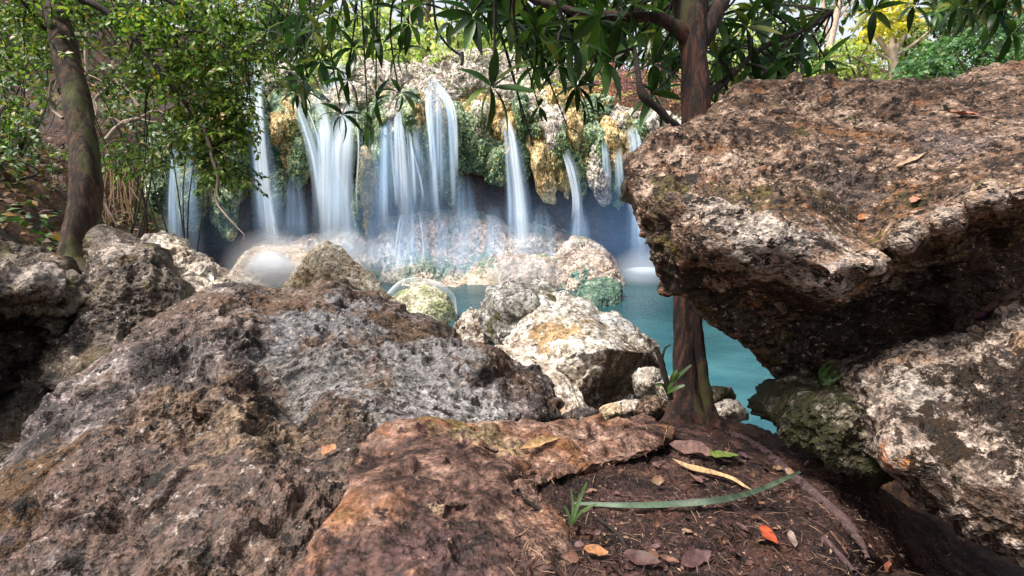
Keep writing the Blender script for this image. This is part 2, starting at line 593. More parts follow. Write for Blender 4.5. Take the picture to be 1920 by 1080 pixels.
# ------------------------------------------------------------------ leaves
def leaf_template(kind='lance', bend=0.3, fold=0.25, nseg=5):
    """unit leaf along +X (length 1), width along Y, up Z"""
    t = np.linspace(0, 1, nseg + 1)
    if kind == 'lance': wd = 0.128 * np.sin(np.pi * t ** 0.85) ** 0.8
    elif kind == 'oval': wd = 0.26 * np.sin(np.pi * t ** 0.9) ** 0.75
    elif kind == 'round': wd = 0.4 * np.sin(np.pi * t ** 0.95) ** 0.6
    else: wd = 0.035 * np.sin(np.pi * (0.1 + 0.9 * t)) ** 0.5
    wd[0] = wd[-1] = 0.004
    x = t * (1 - 0.15 * bend * t); z = -bend * t ** 2
    V = []
    for k in range(nseg + 1):
        V += [(x[k], -wd[k], z[k] + fold * wd[k]), (x[k], 0, z[k]), (x[k], wd[k], z[k] + fold * wd[k])]
    Q = []
    for k in range(nseg):
        a = 3 * k
        Q += [(a, a + 3, a + 4, a + 1), (a + 1, a + 4, a + 5, a + 2)]
    return np.array(V), np.array(Q)


def frames(D, up=(0, 0, 1), roll=None, rng=None):
    """rotation matrices with X = D"""
    D = D / (np.linalg.norm(D, axis=1)[:, None] + 1e-9)
    U = np.tile(np.array(up, float), (len(D), 1))
    Y = np.cross(U, D); Y /= np.linalg.norm(Y, axis=1)[:, None] + 1e-9
    Z = np.cross(D, Y)
    if roll is not None:
        c, s = np.cos(roll)[:, None], np.sin(roll)[:, None]
        Y, Z = Y * c + Z * s, -Y * s + Z * c
    return np.stack([D, Y, Z], -1)


def leaves_mesh(pos, D, size, kind, rng, bend=0.3, nseg=2, roll_amt=0.7):
    T, Q = leaf_template(kind, bend, 0.25, nseg)
    n = len(pos)
    M = frames(D, roll=rng.normal(0, roll_amt, n))
    V = np.einsum('nij,kj->nki', M, T) * size[:, None, None] + pos[:, None]
    k = len(T)
    Qs = (Q[None] + (np.arange(n) * k)[:, None, None]).reshape(-1, 4)
    tint = np.repeat(rng.random(n), k)
    return V.reshape(-1, 3), Qs, tint


def hit(key, px, py, lift=0.0):
    """where the line of sight through a pixel meets a built surface"""
    d = (Pv(px, py, 1.0) - CAMV).normalized()
    keys = key if isinstance(key, (list, tuple)) else [key]
    best = None
    for k in keys:
        loc, nrm, idx, dist = BVH[k].ray_cast(CAMV, d)
        if loc is not None and (best is None or dist < best[2]):
            best = (loc, nrm, dist)
    if best is None: return None
    loc, nrm, _ = best
    if nrm.dot(d) > 0: nrm = -nrm
    return loc + nrm * lift, nrm


# ================================================================== MATERIALS
def sp_(x, y, d, r, c): return (tuple(P(x, y, d).tolist()), r, c)


OLIVE = (0.085, 0.07, 0.025)
M_grey = rock_mat('grey_karst', [(0.30, (0.022, 0.018, 0.018)), (0.44, (0.068, 0.058, 0.060)), (0.55, (0.155, 0.135, 0.140)), (0.72, (0.38, 0.36, 0.37))],
                  gain=0.72, scale=4.5, warm=(0.12, 0.075, 0.045), warm_amt=(0.47, 0.56), warm_scale=2.4, pale=(0.42, 0.385, 0.36), pale_amt=(0.60, 0.66), pale_scale=34,
                  speck=(0.022, 0.018, 0.016), speck_amt=(0.56, 0.60), speck_scale=20,
                  spots=[sp_(430, 830, 1.0, .16, (.20, .15, .105)), sp_(300, 800, 1.05, .12, (.17, .12, .085)), sp_(600, 700, 1.4, .14, (.17, .17, .175)), sp_(780, 700, 1.45, .2, (.20, .205, .22)), sp_(600, 590, 1.65, .16, (.17, .18, .20)),
                         sp_(880, 800, 1.3, .14, (.30, .31, .33)), sp_(150, 960, .9, .2, (.12, .085, .075)), sp_(350, 1020, .78, .2, (.11, .08, .07)), sp_(560, 980, .82, .12, (.13, .095, .08)), sp_(330, 620, 1.45, .12, (.15, .115, .105)), sp_(60, 850, 1.0, .12, (.10, .06, .03)), sp_(500, 760, 1.2, .05, (.04, .032, .026)), sp_(470, 850, 1.0, .05, (.05, .04, .03)), sp_(970, 690, 1.6, .12, (.09, .06, .045))])
M_brown = rock_mat('brown_karst', [(0.30, (0.03, 0.020, 0.014)), (0.45, (0.12, 0.080, 0.058)), (0.58, (0.24, 0.17, 0.13)), (0.75, (0.46, 0.37, 0.31))],
                   gain=0.68, scale=5, warm=(0.26, 0.13, 0.06), warm_amt=(0.54, 0.62), warm_scale=6, pale=(0.55, 0.44, 0.36), pale_amt=(0.585, 0.65), pale_scale=30,
                   speck=(0.022, 0.015, 0.012), speck_amt=(0.54, 0.575), speck_scale=26, moss=(0.09, 0.075, 0.02), moss_amt=(0.56, 0.62), moss_scale=4,
                   aniso=(1, 1, 1.5), rot=(0, 0.3, 0.2),
                   spots=[sp_(1370, 430, 1.12, .11, (.36, .32, .29)), sp_(1470, 490, 1.06, .11, (.40, .37, .35)), sp_(1560, 530, 1.03, .08, (.40, .37, .36)), sp_(1680, 470, 1.02, .07, (.38, .34, .31)), sp_(1800, 410, 1.0, .08, (.40, .35, .31)), sp_(1900, 370, .98, .08, (.36, .30, .27)),
                          sp_(1420, 355, 1.2, .07, OLIVE), sp_(1560, 380, 1.25, .07, (.07, .05, .022)), sp_(1250, 350, 1.25, .06, OLIVE), sp_(1600, 330, 1.35, .12, (.11, .085, .075)), sp_(1700, 360, 1.24, .05, (.06, .055, .02)), sp_(1750, 260, 1.4, .1, (.15, .12, .12)),
                          sp_(1500, 620, 1.48, .2, (.06, .045, .038)), sp_(1650, 590, 1.5, .2, (.045, .032, .026)), sp_(1800, 520, 1.45, .2, (.055, .036, .026)), sp_(1380, 590, 1.36, .13, (.07, .055, .048)), sp_(1920, 470, 1.4, .16, (.06, .035, .024)), sp_(1280, 520, 1.25, .08, (.05, .04, .03))])  # these dark spots paint shade onto the underside below the lip
M_slab = rock_mat('reddish_stone', [(0.30, (0.045, 0.026, 0.024)), (0.46, (0.14, 0.085, 0.070)), (0.60, (0.26, 0.175, 0.145)), (0.75, (0.42, 0.33, 0.27))],
                  gain=0.72, scale=3.6, warm=(0.27, 0.12, 0.055), warm_amt=(0.50, 0.62), warm_scale=4, pale=(0.40, 0.30, 0.20), pale_amt=(0.62, 0.70), pale_scale=16,
                  speck=(0.05, 0.028, 0.028), speck_amt=(0.58, 0.66), speck_scale=30, moss=(0.11, 0.09, 0.03), moss_amt=(0.60, 0.68), moss_scale=4, bump=0.45, pit=.5,
                  spots=[sp_(820, 1050, .62, .07, (.09, .055, .055)), sp_(640, 1060, .6, .05, (.10, .06, .055)), sp_(900, 810, 1.15, .07, (.26, .20, .12))])
M_white = rock_mat('pale_limestone', [(0.28, (0.13, 0.09, 0.065)), (0.42, (0.42, 0.34, 0.27)), (0.55, (0.56, 0.50, 0.43)), (0.72, (0.76, 0.72, 0.67))],
                   scale=3.5, warm=(0.40, 0.25, 0.13), warm_amt=(0.52, 0.62), warm_scale=2.2, speck=(0.06, 0.045, 0.035), speck_amt=(0.58, 0.62), speck_scale=18, fleck=.7)
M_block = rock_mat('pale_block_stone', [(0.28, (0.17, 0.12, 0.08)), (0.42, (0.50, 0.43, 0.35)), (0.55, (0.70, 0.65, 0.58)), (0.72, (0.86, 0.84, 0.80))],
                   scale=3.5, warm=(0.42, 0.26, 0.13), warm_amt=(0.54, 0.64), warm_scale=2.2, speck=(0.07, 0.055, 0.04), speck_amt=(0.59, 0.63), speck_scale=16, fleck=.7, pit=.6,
                   spots=[sp_(1045, 625, 2.6, 0.14, (0.42, 0.27, 0.14)), sp_(1185, 725, 2.42, 0.19, (0.10, 0.062, 0.036)), sp_(1130, 755, 2.38, 0.13, (0.11, 0.07, 0.04)), sp_(1215, 700, 2.55, 0.13, (0.14, 0.095, 0.06))])  # right-face browns are stain plus painted-in shade
M_mossgrey = rock_mat('moss_patched_stone', [(0.28, (0.10, 0.09, 0.075)), (0.44, (0.27, 0.25, 0.22)), (0.58, (0.45, 0.43, 0.40)), (0.72, (0.68, 0.67, 0.65))],
                      scale=4, moss=(0.09, 0.085, 0.03), moss_amt=(0.49, 0.56), moss_scale=3, speck=(0.06, 0.045, 0.035), speck_amt=(0.58, 0.62), speck_scale=18)
M_lich = rock_mat('lichen_stone', [(0.30, (0.07, 0.055, 0.045)), (0.44, (0.24, 0.20, 0.175)), (0.56, (0.40, 0.355, 0.325)), (0.72, (0.62, 0.59, 0.57))],
                  gain=0.74, scale=7, warm=(0.38, 0.23, 0.13), warm_amt=(0.53, 0.61), warm_scale=7, speck=(0.05, 0.036, 0.03), speck_amt=(0.55, 0.59), speck_scale=22,
                  moss=(0.02, 0.012, 0.006), moss_amt=(0.55, 0.575), moss_scale=5,
                  spots=[sp_(1690, 868, 0.93, 0.026, (0.50, 0.17, 0.03)), sp_(1765, 925, 0.88, 0.016, (0.45, 0.19, 0.06)),
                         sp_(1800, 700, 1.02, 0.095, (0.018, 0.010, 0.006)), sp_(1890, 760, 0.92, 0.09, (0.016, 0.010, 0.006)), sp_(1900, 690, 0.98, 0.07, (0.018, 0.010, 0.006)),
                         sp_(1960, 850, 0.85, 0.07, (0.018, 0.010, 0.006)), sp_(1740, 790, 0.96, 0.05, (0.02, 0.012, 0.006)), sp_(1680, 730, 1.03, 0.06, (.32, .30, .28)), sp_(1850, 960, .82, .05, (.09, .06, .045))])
M_mossy = rock_mat('mossy_stone', [(0.30, (0.035, 0.03, 0.022)), (0.45, (0.12, 0.105, 0.08)), (0.60, (0.27, 0.25, 0.21)), (0.75, (0.50, 0.49, 0.46))],
                   gain=0.7, scale=8, moss=(0.024, 0.027, 0.009), moss_amt=(0.40, 0.48), moss_scale=5, speck=(0.03, 0.022, 0.016), speck_amt=(0.56, 0.61), speck_scale=30,
                   spots=[sp_(1500, 725, 1.24, .035, (.48, .50, .48)), sp_(1580, 710, 1.22, .03, (.45, .46, .44))])
M_dark = rock_mat('dark_stone', [(0.30, (0.018, 0.015, 0.012)), (0.45, (0.07, 0.058, 0.05)), (0.60, (0.18, 0.155, 0.135)), (0.75, (0.40, 0.37, 0.34))],
                  gain=0.8, scale=5, warm=(0.12, 0.085, 0.04), warm_amt=(0.52, 0.62), warm_scale=4, pale=(0.45, 0.42, 0.40), pale_amt=(0.60, 0.66), pale_scale=22,
                  moss=(0.055, 0.05, 0.02), moss_amt=(0.53, 0.62), moss_scale=5, spots=[sp_(215, 455, 2.5, .12, (.34, .31, .29)), sp_(60, 500, 2.2, .18, (.27, .25, .24))])
M_algae = rock_mat('algae_stone', [(0.30, (0.02, 0.04, 0.035)), (0.45, (0.06, 0.11, 0.085)), (0.60, (0.15, 0.21, 0.15)), (0.75, (0.36, 0.38, 0.28))],
                   scale=4, moss=(0.05, 0.10, 0.06), moss_amt=(0.48, 0.58), moss_scale=2.5, pit_scale=22, fleck=.6)
M_pale_moss = rock_mat('pale_wet_stone', [(0.30, (0.12, 0.11, 0.07)), (0.45, (0.34, 0.31, 0.20)), (0.60, (0.52, 0.48, 0.34)), (0.75, (0.72, 0.68, 0.54))],
                       scale=4, moss=(0.16, 0.20, 0.07), moss_amt=(0.50, 0.60), moss_scale=3, pit_scale=30, fleck=.6)
M_soil = rock_mat('dark_soil', [(0.30, (0.014, 0.008, 0.008)), (0.48, (0.048, 0.026, 0.025)), (0.62, (0.10, 0.055, 0.05)), (0.78, (0.22, 0.13, 0.11))],
                  gain=0.6, scale=9, warm=(0.12, 0.055, 0.035), warm_amt=(0.54, 0.64), warm_scale=6, speck=(0.20, 0.12, 0.09), speck_amt=(0.63, 0.66), speck_scale=60, bump=0.9, pit=.5)
M_tan = rock_mat('tan_limestone', [(0.30, (0.26, 0.16, 0.09)), (0.45, (0.56, 0.42, 0.27)), (0.60, (0.74, 0.62, 0.45)), (0.75, (0.86, 0.80, 0.68))],
                 scale=4, speck=(0.09, 0.055, 0.03), speck_amt=(0.56, 0.64), speck_scale=26)
M_ground = rock_mat('earth', [(0.30, (0.010, 0.005, 0.004)), (0.48, (0.036, 0.016, 0.011)), (0.62, (0.08, 0.036, 0.020)), (0.78, (0.17, 0.10, 0.055))],
                    scale=1.6, warm=(0.15, 0.06, 0.018), warm_amt=(0.5, 0.7), warm_scale=1.0, moss=(0.05, 0.07, 0.015), moss_amt=(0.56, 0.66), moss_scale=0.8,
                    speck=(0.32, 0.22, 0.16), speck_amt=(0.64, 0.70), speck_scale=12, bump_dist=0.04, pit_scale=22, fleck=.6)
M_cliff = rock_mat('wet_tufa', [(0.30, (0.010, 0.016, 0.018)), (0.46, (0.05, 0.07, 0.06)), (0.60, (0.15, 0.17, 0.12)), (0.76, (0.38, 0.33, 0.23))],
                   scale=2.2, moss=(0.03, 0.07, 0.03), moss_amt=(0.45, 0.6), moss_scale=1.5, aniso=(1, 1, 0.35), rough=0.45, bump_dist=0.03, pit_scale=22, fleck=.6)
M_tgreen = rock_mat('mossy_tufa', [(0.30, (0.02, 0.05, 0.035)), (0.46, (0.11, 0.19, 0.11)), (0.60, (0.36, 0.43, 0.25)), (0.76, (0.74, 0.76, 0.58))],
                    scale=3.5, warm=(0.42, 0.32, 0.11), warm_amt=(0.53, 0.60), warm_scale=2.2, speck=(0.02, 0.05, 0.03), speck_amt=(0.56, 0.62), speck_scale=16, rough=0.6, bump_dist=0.03, pit_scale=22, fleck=.6)
M_tochre = rock_mat('ochre_tufa', [(0.30, (0.13, 0.08, 0.03)), (0.44, (0.46, 0.31, 0.12)), (0.58, (0.70, 0.54, 0.27)), (0.75, (0.84, 0.76, 0.54))],
                    scale=4.5, moss=(0.10, 0.16, 0.05), moss_amt=(0.56, 0.66), moss_scale=2.5, speck=(0.10, 0.07, 0.03), speck_amt=(0.58, 0.64), speck_scale=16, rough=0.65, aniso=(1, 1, 0.5), bump_dist=0.03, pit_scale=22, fleck=.6)
M_tpink = rock_mat('cream_tufa', [(0.30, (0.11, 0.085, 0.07)), (0.43, (0.42, 0.35, 0.30)), (0.56, (0.66, 0.59, 0.50)), (0.74, (0.84, 0.80, 0.75))],
                   scale=4.5, warm=(0.56, 0.36, 0.18), warm_amt=(0.55, 0.66), warm_scale=3, moss=(0.10, 0.15, 0.07), moss_amt=(0.53, 0.61), moss_scale=2.5,
                   speck=(0.10, 0.08, 0.08), speck_amt=(0.57, 0.62), speck_scale=12, bump_dist=0.03, pit_scale=22, fleck=.6)
M_apron = rock_mat('wet_apron', [(0.30, (0.14, 0.10, 0.08)), (0.46, (0.36, 0.28, 0.23)), (0.60, (0.52, 0.44, 0.37)), (0.78, (0.66, 0.60, 0.55))],
                   scale=2.5, warm=(0.40, 0.25, 0.13), warm_amt=(0.5, 0.7), warm_scale=1.6, moss=(0.10, 0.16, 0.10), moss_amt=(0.55, 0.68), moss_scale=1.5,
                   aniso=(1, 1, 0.45), rough=0.5, spots=[sp_(800, 520, 8.9, .45, (.17, .21, .16)), sp_(700, 525, 8.9, .4, (.16, .18, .14)), sp_(900, 520, 8.9, .4, (.17, .22, .18)), sp_(1020, 525, 9.0, .4, (.17, .21, .17)), sp_(850, 440, 9.6, .6, (.56, .42, .34)), sp_(1105, 560, 8.2, .35, (.10, .19, .16))], bump_dist=0.03, pit_scale=22, fleck=.6)

# ================================================================== GROUND (one sheet to the horizon)
def ground_h(x, y):
    p = np.stack([x, y, np.zeros_like(x)], -1)
    n1 = fbm(p * 0.35, 5, 4); n2 = fbm(p * 1.7, 6, 5); n3 = fbm(p * 6, 7, 3)
    z = np.full_like(x, -0.7)
    near = 0.9 * (1 - sstep(1.25, 2.3, y)) + 0.0
    nearL = 0.85 * (1 - sstep(1.7, 4.6, y))
    sx = sstep(-0.9, 0.5, x)
    z = np.maximum(z, -0.7 + 1.7 * (near * sx + nearL * (1 - sx)))
    e = (-0.66 * np.clip(y, 1.5, 9.5) + 0.1) - x            # left bank
    left = np.where(e > 0, 0.1 + 1.25 * np.minimum(e, 1.25) + 0.62 * np.clip(e - 1.25, 0, 14), -0.7 + 1.2 * sstep(-0.7, 0.1, e))
    z = np.maximum(z, left)
    rb = x - 1.3 - 0.9 * sstep(1.6, 2.4, y)                                             # right bank beneath the boulders
    right = np.where(rb > 0, 0.4 + 0.55 * np.minimum(rb, 8), -0.7) * (1 - sstep(3.2, 4.6, y - 0.4 * rb)) - 0.7 * sstep(3.2, 4.6, y - 0.4 * rb)
    z = np.maximum(z, right)
    rb2 = x - 3.6 - 0.12 * y
    z = np.maximum(z, np.where(rb2 > 0, 0.9 * np.minimum(rb2, 3), -0.7))
    back = 2.95 + 0.17 * np.clip(y - 9.9, 0, 30) + 0.05 * np.clip(y - 40, 0, 60)
    sb = sstep(9.75, 10.25, y)
    z = np.where(y > 9.7, np.maximum(z * (1 - sb) + back * sb, z), z)
    pit = np.exp(-(((x + 1.9) / 0.75) ** 2 + ((y - 1.5) / 0.9) ** 2)) * 1.6
    z = z - pit
    far = sstep(9, 14, y)
    z = z + 0.16 * fbm(p * 1.3 + 3, 15, 4) * sstep(0, .8, e) + n1 * 0.25 * (0.4 + 2.5 * far) * sstep(0, 6, np.abs(x) + y * 0.6) + n2 * 0.07 + n3 * 0.02
    return np.minimum(z, 14 + n1 * 3)


def warp_axis(a, b, n, c, k):
    t = np.linspace(np.arcsinh((a - c) / k), np.arcsinh((b - c) / k), n)
    return c + k * np.sinh(t)


gx = warp_axis(-150, 150, 420, -2.0, 5.0)
gy = warp_axis(-30, 260, 420, 6.0, 5.5)
X, Y = np.meshgrid(gx, gy)
Z = ground_h(X.ravel(), Y.ravel())
V = np.stack([X.ravel(), Y.ravel(), Z], -1)
nx, ny = len(gx), len(gy)
ii, jj = np.meshgrid(np.arange(nx - 1), np.arange(ny - 1))
a = (jj * nx + ii).ravel()
Q = np.stack([a, a + 1, a + nx + 1, a + nx], -1)
g = mesh_np('ground', V, Q, M_ground)
setp(g, 'brown earth banks and stream bed around the pool', kind='structure')
BVH['ground'] = BVHTree.FromPolygons([tuple(v) for v in V.tolist()], Q.tolist())

# ================================================================== POOL WATER
m, nt, b = new_mat('pool_water')
tc = nt.nodes.new('ShaderNodeTexCoord')
v = mapping(nt, tc.outputs['Object'], (1, 1.6, 1))
deep = ramp(nt, [(0.35, (0.014, 0.048, 0.058)), (0.65, (0.026, 0.072, 0.082))], noise_n(nt, v, 0.7, 4))
shal = ramp(nt, [(0.35, (0.022, 0.110, 0.140)), (0.65, (0.060, 0.18, 0.21))], noise_n(nt, v, 1.7, 5))
spw = nt.nodes.new('ShaderNodeSeparateXYZ'); nt.links.new(tc.outputs['Object'], spw.inputs[0])
col = mixc(nt, mapr(nt, math_n(nt, 'ADD', spw.outputs[1], mapr(nt, noise_n(nt, v, 0.5, 3), .3, .7, -1, 1)), 6.6, 3.4), deep, shal)
nt.links.new(col, b.inputs['Base Color'])
b.inputs['Roughness'].default_value = 0.12
b.inputs['IOR'].default_value = 1.33
bp = nt.nodes.new('ShaderNodeBump'); bp.inputs['Strength'].default_value = 0.5; bp.inputs['Distance'].default_value = 0.015
v2 = mapping(nt, tc.outputs['Object'], (3.0, 9.0, 1), (0, 0, 0.25))
nt.links.new(noise_n(nt, v2, 2.2, 6, 0.6, 0.4), bp.inputs['Height'])
nt.links.new(bp.outputs[0], b.inputs['Normal'])
M_water = m
wx = np.linspace(-8, 14, 90); wy = np.linspace(0.6, 10.2, 60)
X, Y = np.meshgrid(wx, wy)
p = np.stack([X.ravel(), Y.ravel() * 1.8, 0 * X.ravel()], -1)
V = np.stack([X.ravel(), Y.ravel(), 0.012 * fbm(p * 1.2, 3, 3)], -1)
nx, ny = 90, 60
ii, jj = np.meshgrid(np.arange(nx - 1), np.arange(ny - 1)); a = (jj * nx + ii).ravel()
wa = mesh_np('pool_water', V, np.stack([a, a + 1, a + nx + 1, a + nx], -1), M_water)
setp(wa, 'milky turquoise pool water below the waterfall', kind='structure')

# ================================================================== TUFA CLIFF
K_cliff = karst(big=0.16, mid=0.06, fine=0.02, pits=0.03, bf=0.9, mf=2.4, ff=9, pf=6, stretch=(1, 1, 0.45))
K_lobe = karst(big=0.06, mid=0.05, fine=0.022, pits=0.022, bf=1.6, mf=4.5, ff=14, pf=10, stretch=(1, 1, 0.4))
K_crest = karst(big=0.10, mid=0.07, fine=0.03, pits=0.045, bf=1.4, mf=3.6, ff=12, pf=8)
cliff = empty('tufa_cliff', tuple(P(780, 520, 9.6).tolist()), 'mossy tufa cliff with hanging lobes behind the waterfall streams', 'cliff')
out = [(250, 545, 9.2), (240, 420, 9.4), (250, 300, 9.6), (330, 225, 9.7), (410, 150, 9.8), (470, 118, 9.9), (560, 135, 9.9), (600, 185, 9.7), (650, 190, 9.7), (700, 160, 9.8),
       (780, 150, 9.8), (830, 140, 9.9), (900, 165, 9.9), (960, 200, 9.8), (1050, 195, 9.8), (1150, 215, 9.8), (1230, 235, 9.7), (1330, 230, 9.7), (1340, 400, 10.0), (1330, 545, 10.2), (1100, 550, 9.9), (700, 550, 9.7)]
inn = [(x, y, d) for x in (330, 480, 640, 800, 950, 1100, 1240) for (y, d) in ((270, 9.9), (340, 10.35), (400, 10.55), (470, 10.3))]
rock('cliff_face', None, (790, 350), out, inn, thick=1.2, nt_=520, nr=150, rnd=0.25, r0=0.85, disp=K_cliff, mat=M_cliff, seed=11, parent=cliff)
# the sloping apron at the foot
apr = [((250, 560), [(60, 545, 8.25), (120, 470, 9.50), (250, 452, 9.90), (380, 480, 9.45), (430, 545, 8.85), (250, 575, 7.95)], [(250, 510, 8.65)]),
       ((600, 500), [(420, 570, 8.15), (450, 490, 9.15), (520, 440, 9.95), (600, 430, 10.00), (690, 425, 10.00), (740, 470, 9.70), (760, 570, 8.35), (600, 590, 7.85)], [(600, 510, 8.65), (540, 500, 8.75), (680, 500, 8.75)]),
       ((850, 490), [(690, 565, 8.35), (700, 420, 9.70), (770, 392, 9.90), (860, 388, 9.90), (930, 412, 9.80), (985, 480, 9.05), (1010, 570, 8.25), (850, 590, 7.85)], [(850, 470, 9.30), (770, 480, 8.95), (920, 500, 8.65)]),
       ((1020, 500), [(930, 570, 8.25), (945, 450, 9.80), (1000, 418, 9.90), (1060, 430, 9.90), (1100, 470, 9.70), (1110, 570, 8.35)], [(1020, 490, 8.75)])]
for i, (c, o_, n_) in enumerate(apr):
    rock('foot_ledge', None, c, o_, n_, thick=0.8, nt_=260, nr=80, nb=10, rnd=0.2, r0=0.6, disp=K_cliff, mat=M_apron, seed=30 + i, parent=cliff)


def lobe(cx, top, bot, wid, d, mat, seed, name='hanging_lobe', tilt=0.0):
    h = bot - top
    o_ = []
    for t, s in ((0.0, 0.55), (0.12, 0.85), (0.35, 1.0), (0.6, 0.9), (0.8, 0.66), (0.93, 0.38)):
        o_.append((cx + tilt * h * t + wid / 2 * s, top + h * t, d + 0.12))
    o_.append((cx + tilt * h, bot, d + 0.12))
    for t, s in ((0.93, 0.42), (0.8, 0.7), (0.6, 0.94), (0.35, 1.0), (0.12, 0.8), (0.0, 0.5)):
        o_.append((cx + tilt * h * t - wid / 2 * s, top + h * t, d + 0.12))
    r = random.Random(seed)
    o_ = [(x + r.uniform(-.07, .07) * wid, y + r.uniform(-.03, .03) * h, dd) for x, y, dd in o_]
    inn_ = [(cx + tilt * h * t, top + h * t, d - 0.12 + 0.1 * t) for t in (0.3, 0.5, 0.7)]
    V0 = rock(name, None, (cx + tilt * h * 0.45, top + h * 0.45), o_, inn_, thick=0.45, nt_=110, nr=44, nb=8, rnd=0.14, r0=0.35, disp=K_lobe, mat=mat, seed=seed, parent=cliff)
    return V0


LOBES = [
    (300, 250, 400, 70, 9.3, 'g'), (360, 240, 440, 75, 9.2, 'g'), (425, 200, 450, 80, 9.25, 'g'), (530, 165, 330, 78, 9.3, 'g'), (560, 230, 355, 60, 9.15, 'g'), (520, 300, 400, 50, 9.4, 'g'),
    (605, 215, 300, 60, 9.35, 'g'), (660, 230, 330, 36, 9.3, 'g'), (688, 240, 440, 34, 9.15, 'o'), (672, 330, 450, 26, 9.35, 'g'), (715, 200, 330, 44, 9.4, 'g'),
    (745, 210, 350, 50, 9.3, 'g'), (775, 230, 370, 44, 9.25, 'g'), (820, 200, 360, 60, 9.35, 'g'), (845, 260, 392, 50, 9.5, 'g'), (880, 200, 320, 60, 9.3, 'o'), (905, 240, 330, 70, 9.2, 'g'),
    (935, 260, 352, 60, 9.1, 'g'), (980, 230, 340, 50, 9.3, 'g'), (1012, 235, 388, 52, 9.1, 'o'), (1045, 240, 372, 44, 9.15, 'o'), (1075, 260, 372, 44, 9.2, 'g'), (1035, 200, 300, 56, 9.0, 'p'),
    (1118, 250, 395, 60, 9.1, 'p'), (1145, 260, 398, 46, 9.2, 'g'), (1175, 270, 392, 40, 9.3, 'g'), (1210, 260, 380, 60, 9.35, 'g'), (1100, 220, 310, 60, 9.2, 'g'),
    (930, 380, 455, 30, 10.2, 'o'), (955, 370, 450, 34, 10.25, 'g'), (905, 375, 450, 26, 10.25, 'o'), (1040, 400, 470, 40, 10.2, 'g'), (560, 340, 470, 56, 10.2, 'p'), (750, 340, 430, 40, 10.2, 'g'), (870, 340, 430, 40, 10.25, 'g')]
_r = random.Random(8)
for _x in range(330, 1240, 24):
    if 596 < _x < 668: continue
    LOBES.append((_x + _r.uniform(-8, 8), _r.uniform(170, 215) + (30 if _x > 1000 or _x < 400 else 0), _r.uniform(262, 345), _r.uniform(26, 46), _r.uniform(9.0, 9.2), _r.choice('ggopgo')))
CM = {'g': M_tgreen, 'o': M_tochre, 'p': M_tpink}
green_lobes = []
for i, (cx, t0, t1, wd, d, k) in enumerate(LOBES):
    ob = lobe(cx, t0, t1, wd, d, CM[k], 100 + i, tilt=(0.12 if cx > 1000 else 0.0))
    if k == 'g' or i % 4 == 0: green_lobes.append(ob)
CREST = [(345, 245, 60, 35, 9.5, 'g'), (440, 160, 60, 40, 9.5, 'g'), (520, 150, 50, 30, 9.5, 'p'), (590, 205, 46, 30, 9.5, 'p'), (670, 190, 70, 40, 9.4, 'p'), (735, 165, 70, 42, 9.5, 'p'), (790, 190, 60, 40, 9.3, 'p'),
         (800, 150, 60, 32, 9.8, 'p'), (870, 165, 70, 42, 9.5, 'p'), (905, 210, 60, 36, 9.3, 'o'), (945, 190, 60, 40, 9.6, 'p'), (1000, 215, 60, 38, 9.3, 'p'), (1045, 200, 60, 44, 9.4, 'o'),
         (1110, 215, 70, 36, 9.4, 'g'), (1165, 235, 70, 30, 9.3, 'p'), (1240, 245, 60, 30, 9.5, 'p'), (700, 140, 90, 32, 10.6, 'p'), (880, 125, 110, 30, 11.2, 'p'), (1010, 160, 90, 40, 10.6, 'p')]
for i, (cx, cy, rx, ry, d, k) in enumerate(CREST):
    r = random.Random(500 + i)
    o_ = [(cx + rx * math.cos(t) * r.uniform(.8, 1.15), cy + ry * math.sin(t) * r.uniform(.8, 1.2), d + 0.15) for t in np.linspace(0, 2 * math.pi, 11)[:-1]]
    ob = rock('crest_mound', None, (cx, cy), o_, [(cx, cy, d - 0.2)], thick=0.7, nt_=200, nr=60, nb=10, rnd=0.2, r0=0.3, disp=K_crest, mat=CM[k], seed=600 + i, parent=cliff)
    if k != 'x': green_lobes.append(ob)

# ferns and moss sprays clinging to the tufa
M_fern = leaf_mat('fern_leaf', (0.03, 0.07, 0.03), (0.12, 0.22, 0.09), (0.42, 0.50, 0.26), odd=(0.60, 0.48, 0.16), rough=0.5, trans=0.3)
rng = np.random.default_rng(4)
pos = []; nor = []
for ob in green_lobes:
    n = len(ob.data.vertices)
    co = np.empty(n * 3, np.float32); ob.data.vertices.foreach_get('co', co); co = co.reshape(-1, 3)
    no = np.empty(n * 3, np.float32); ob.data.vertices.foreach_get('normal', no); no = no.reshape(-1, 3)
    loc = np.array(ob.location) + np.array(cliff.location)
    front = np.where(no[:, 1] < -0.1)[0]
    k = rng.choice(front, min(len(front), 260))
    pos.append(co[k] + loc); nor.append(no[k])
pos = np.concatenate(pos); nor = np.concatenate(nor)
D = nor * 0.8 + rng.normal(0, 0.5, pos.shape) + np.array([0, -0.1, -0.35])
Vf, Qf, tf = leaves_mesh(pos, D, rng.uniform(0.03, 0.07, len(pos)), 'oval', rng, 0.4, 2)
fo = mesh_np('fern_sprays', Vf, Qf, M_fern, cliff, tuple(cliff.location), tint=tf)
fo['kind'] = 'stuff'

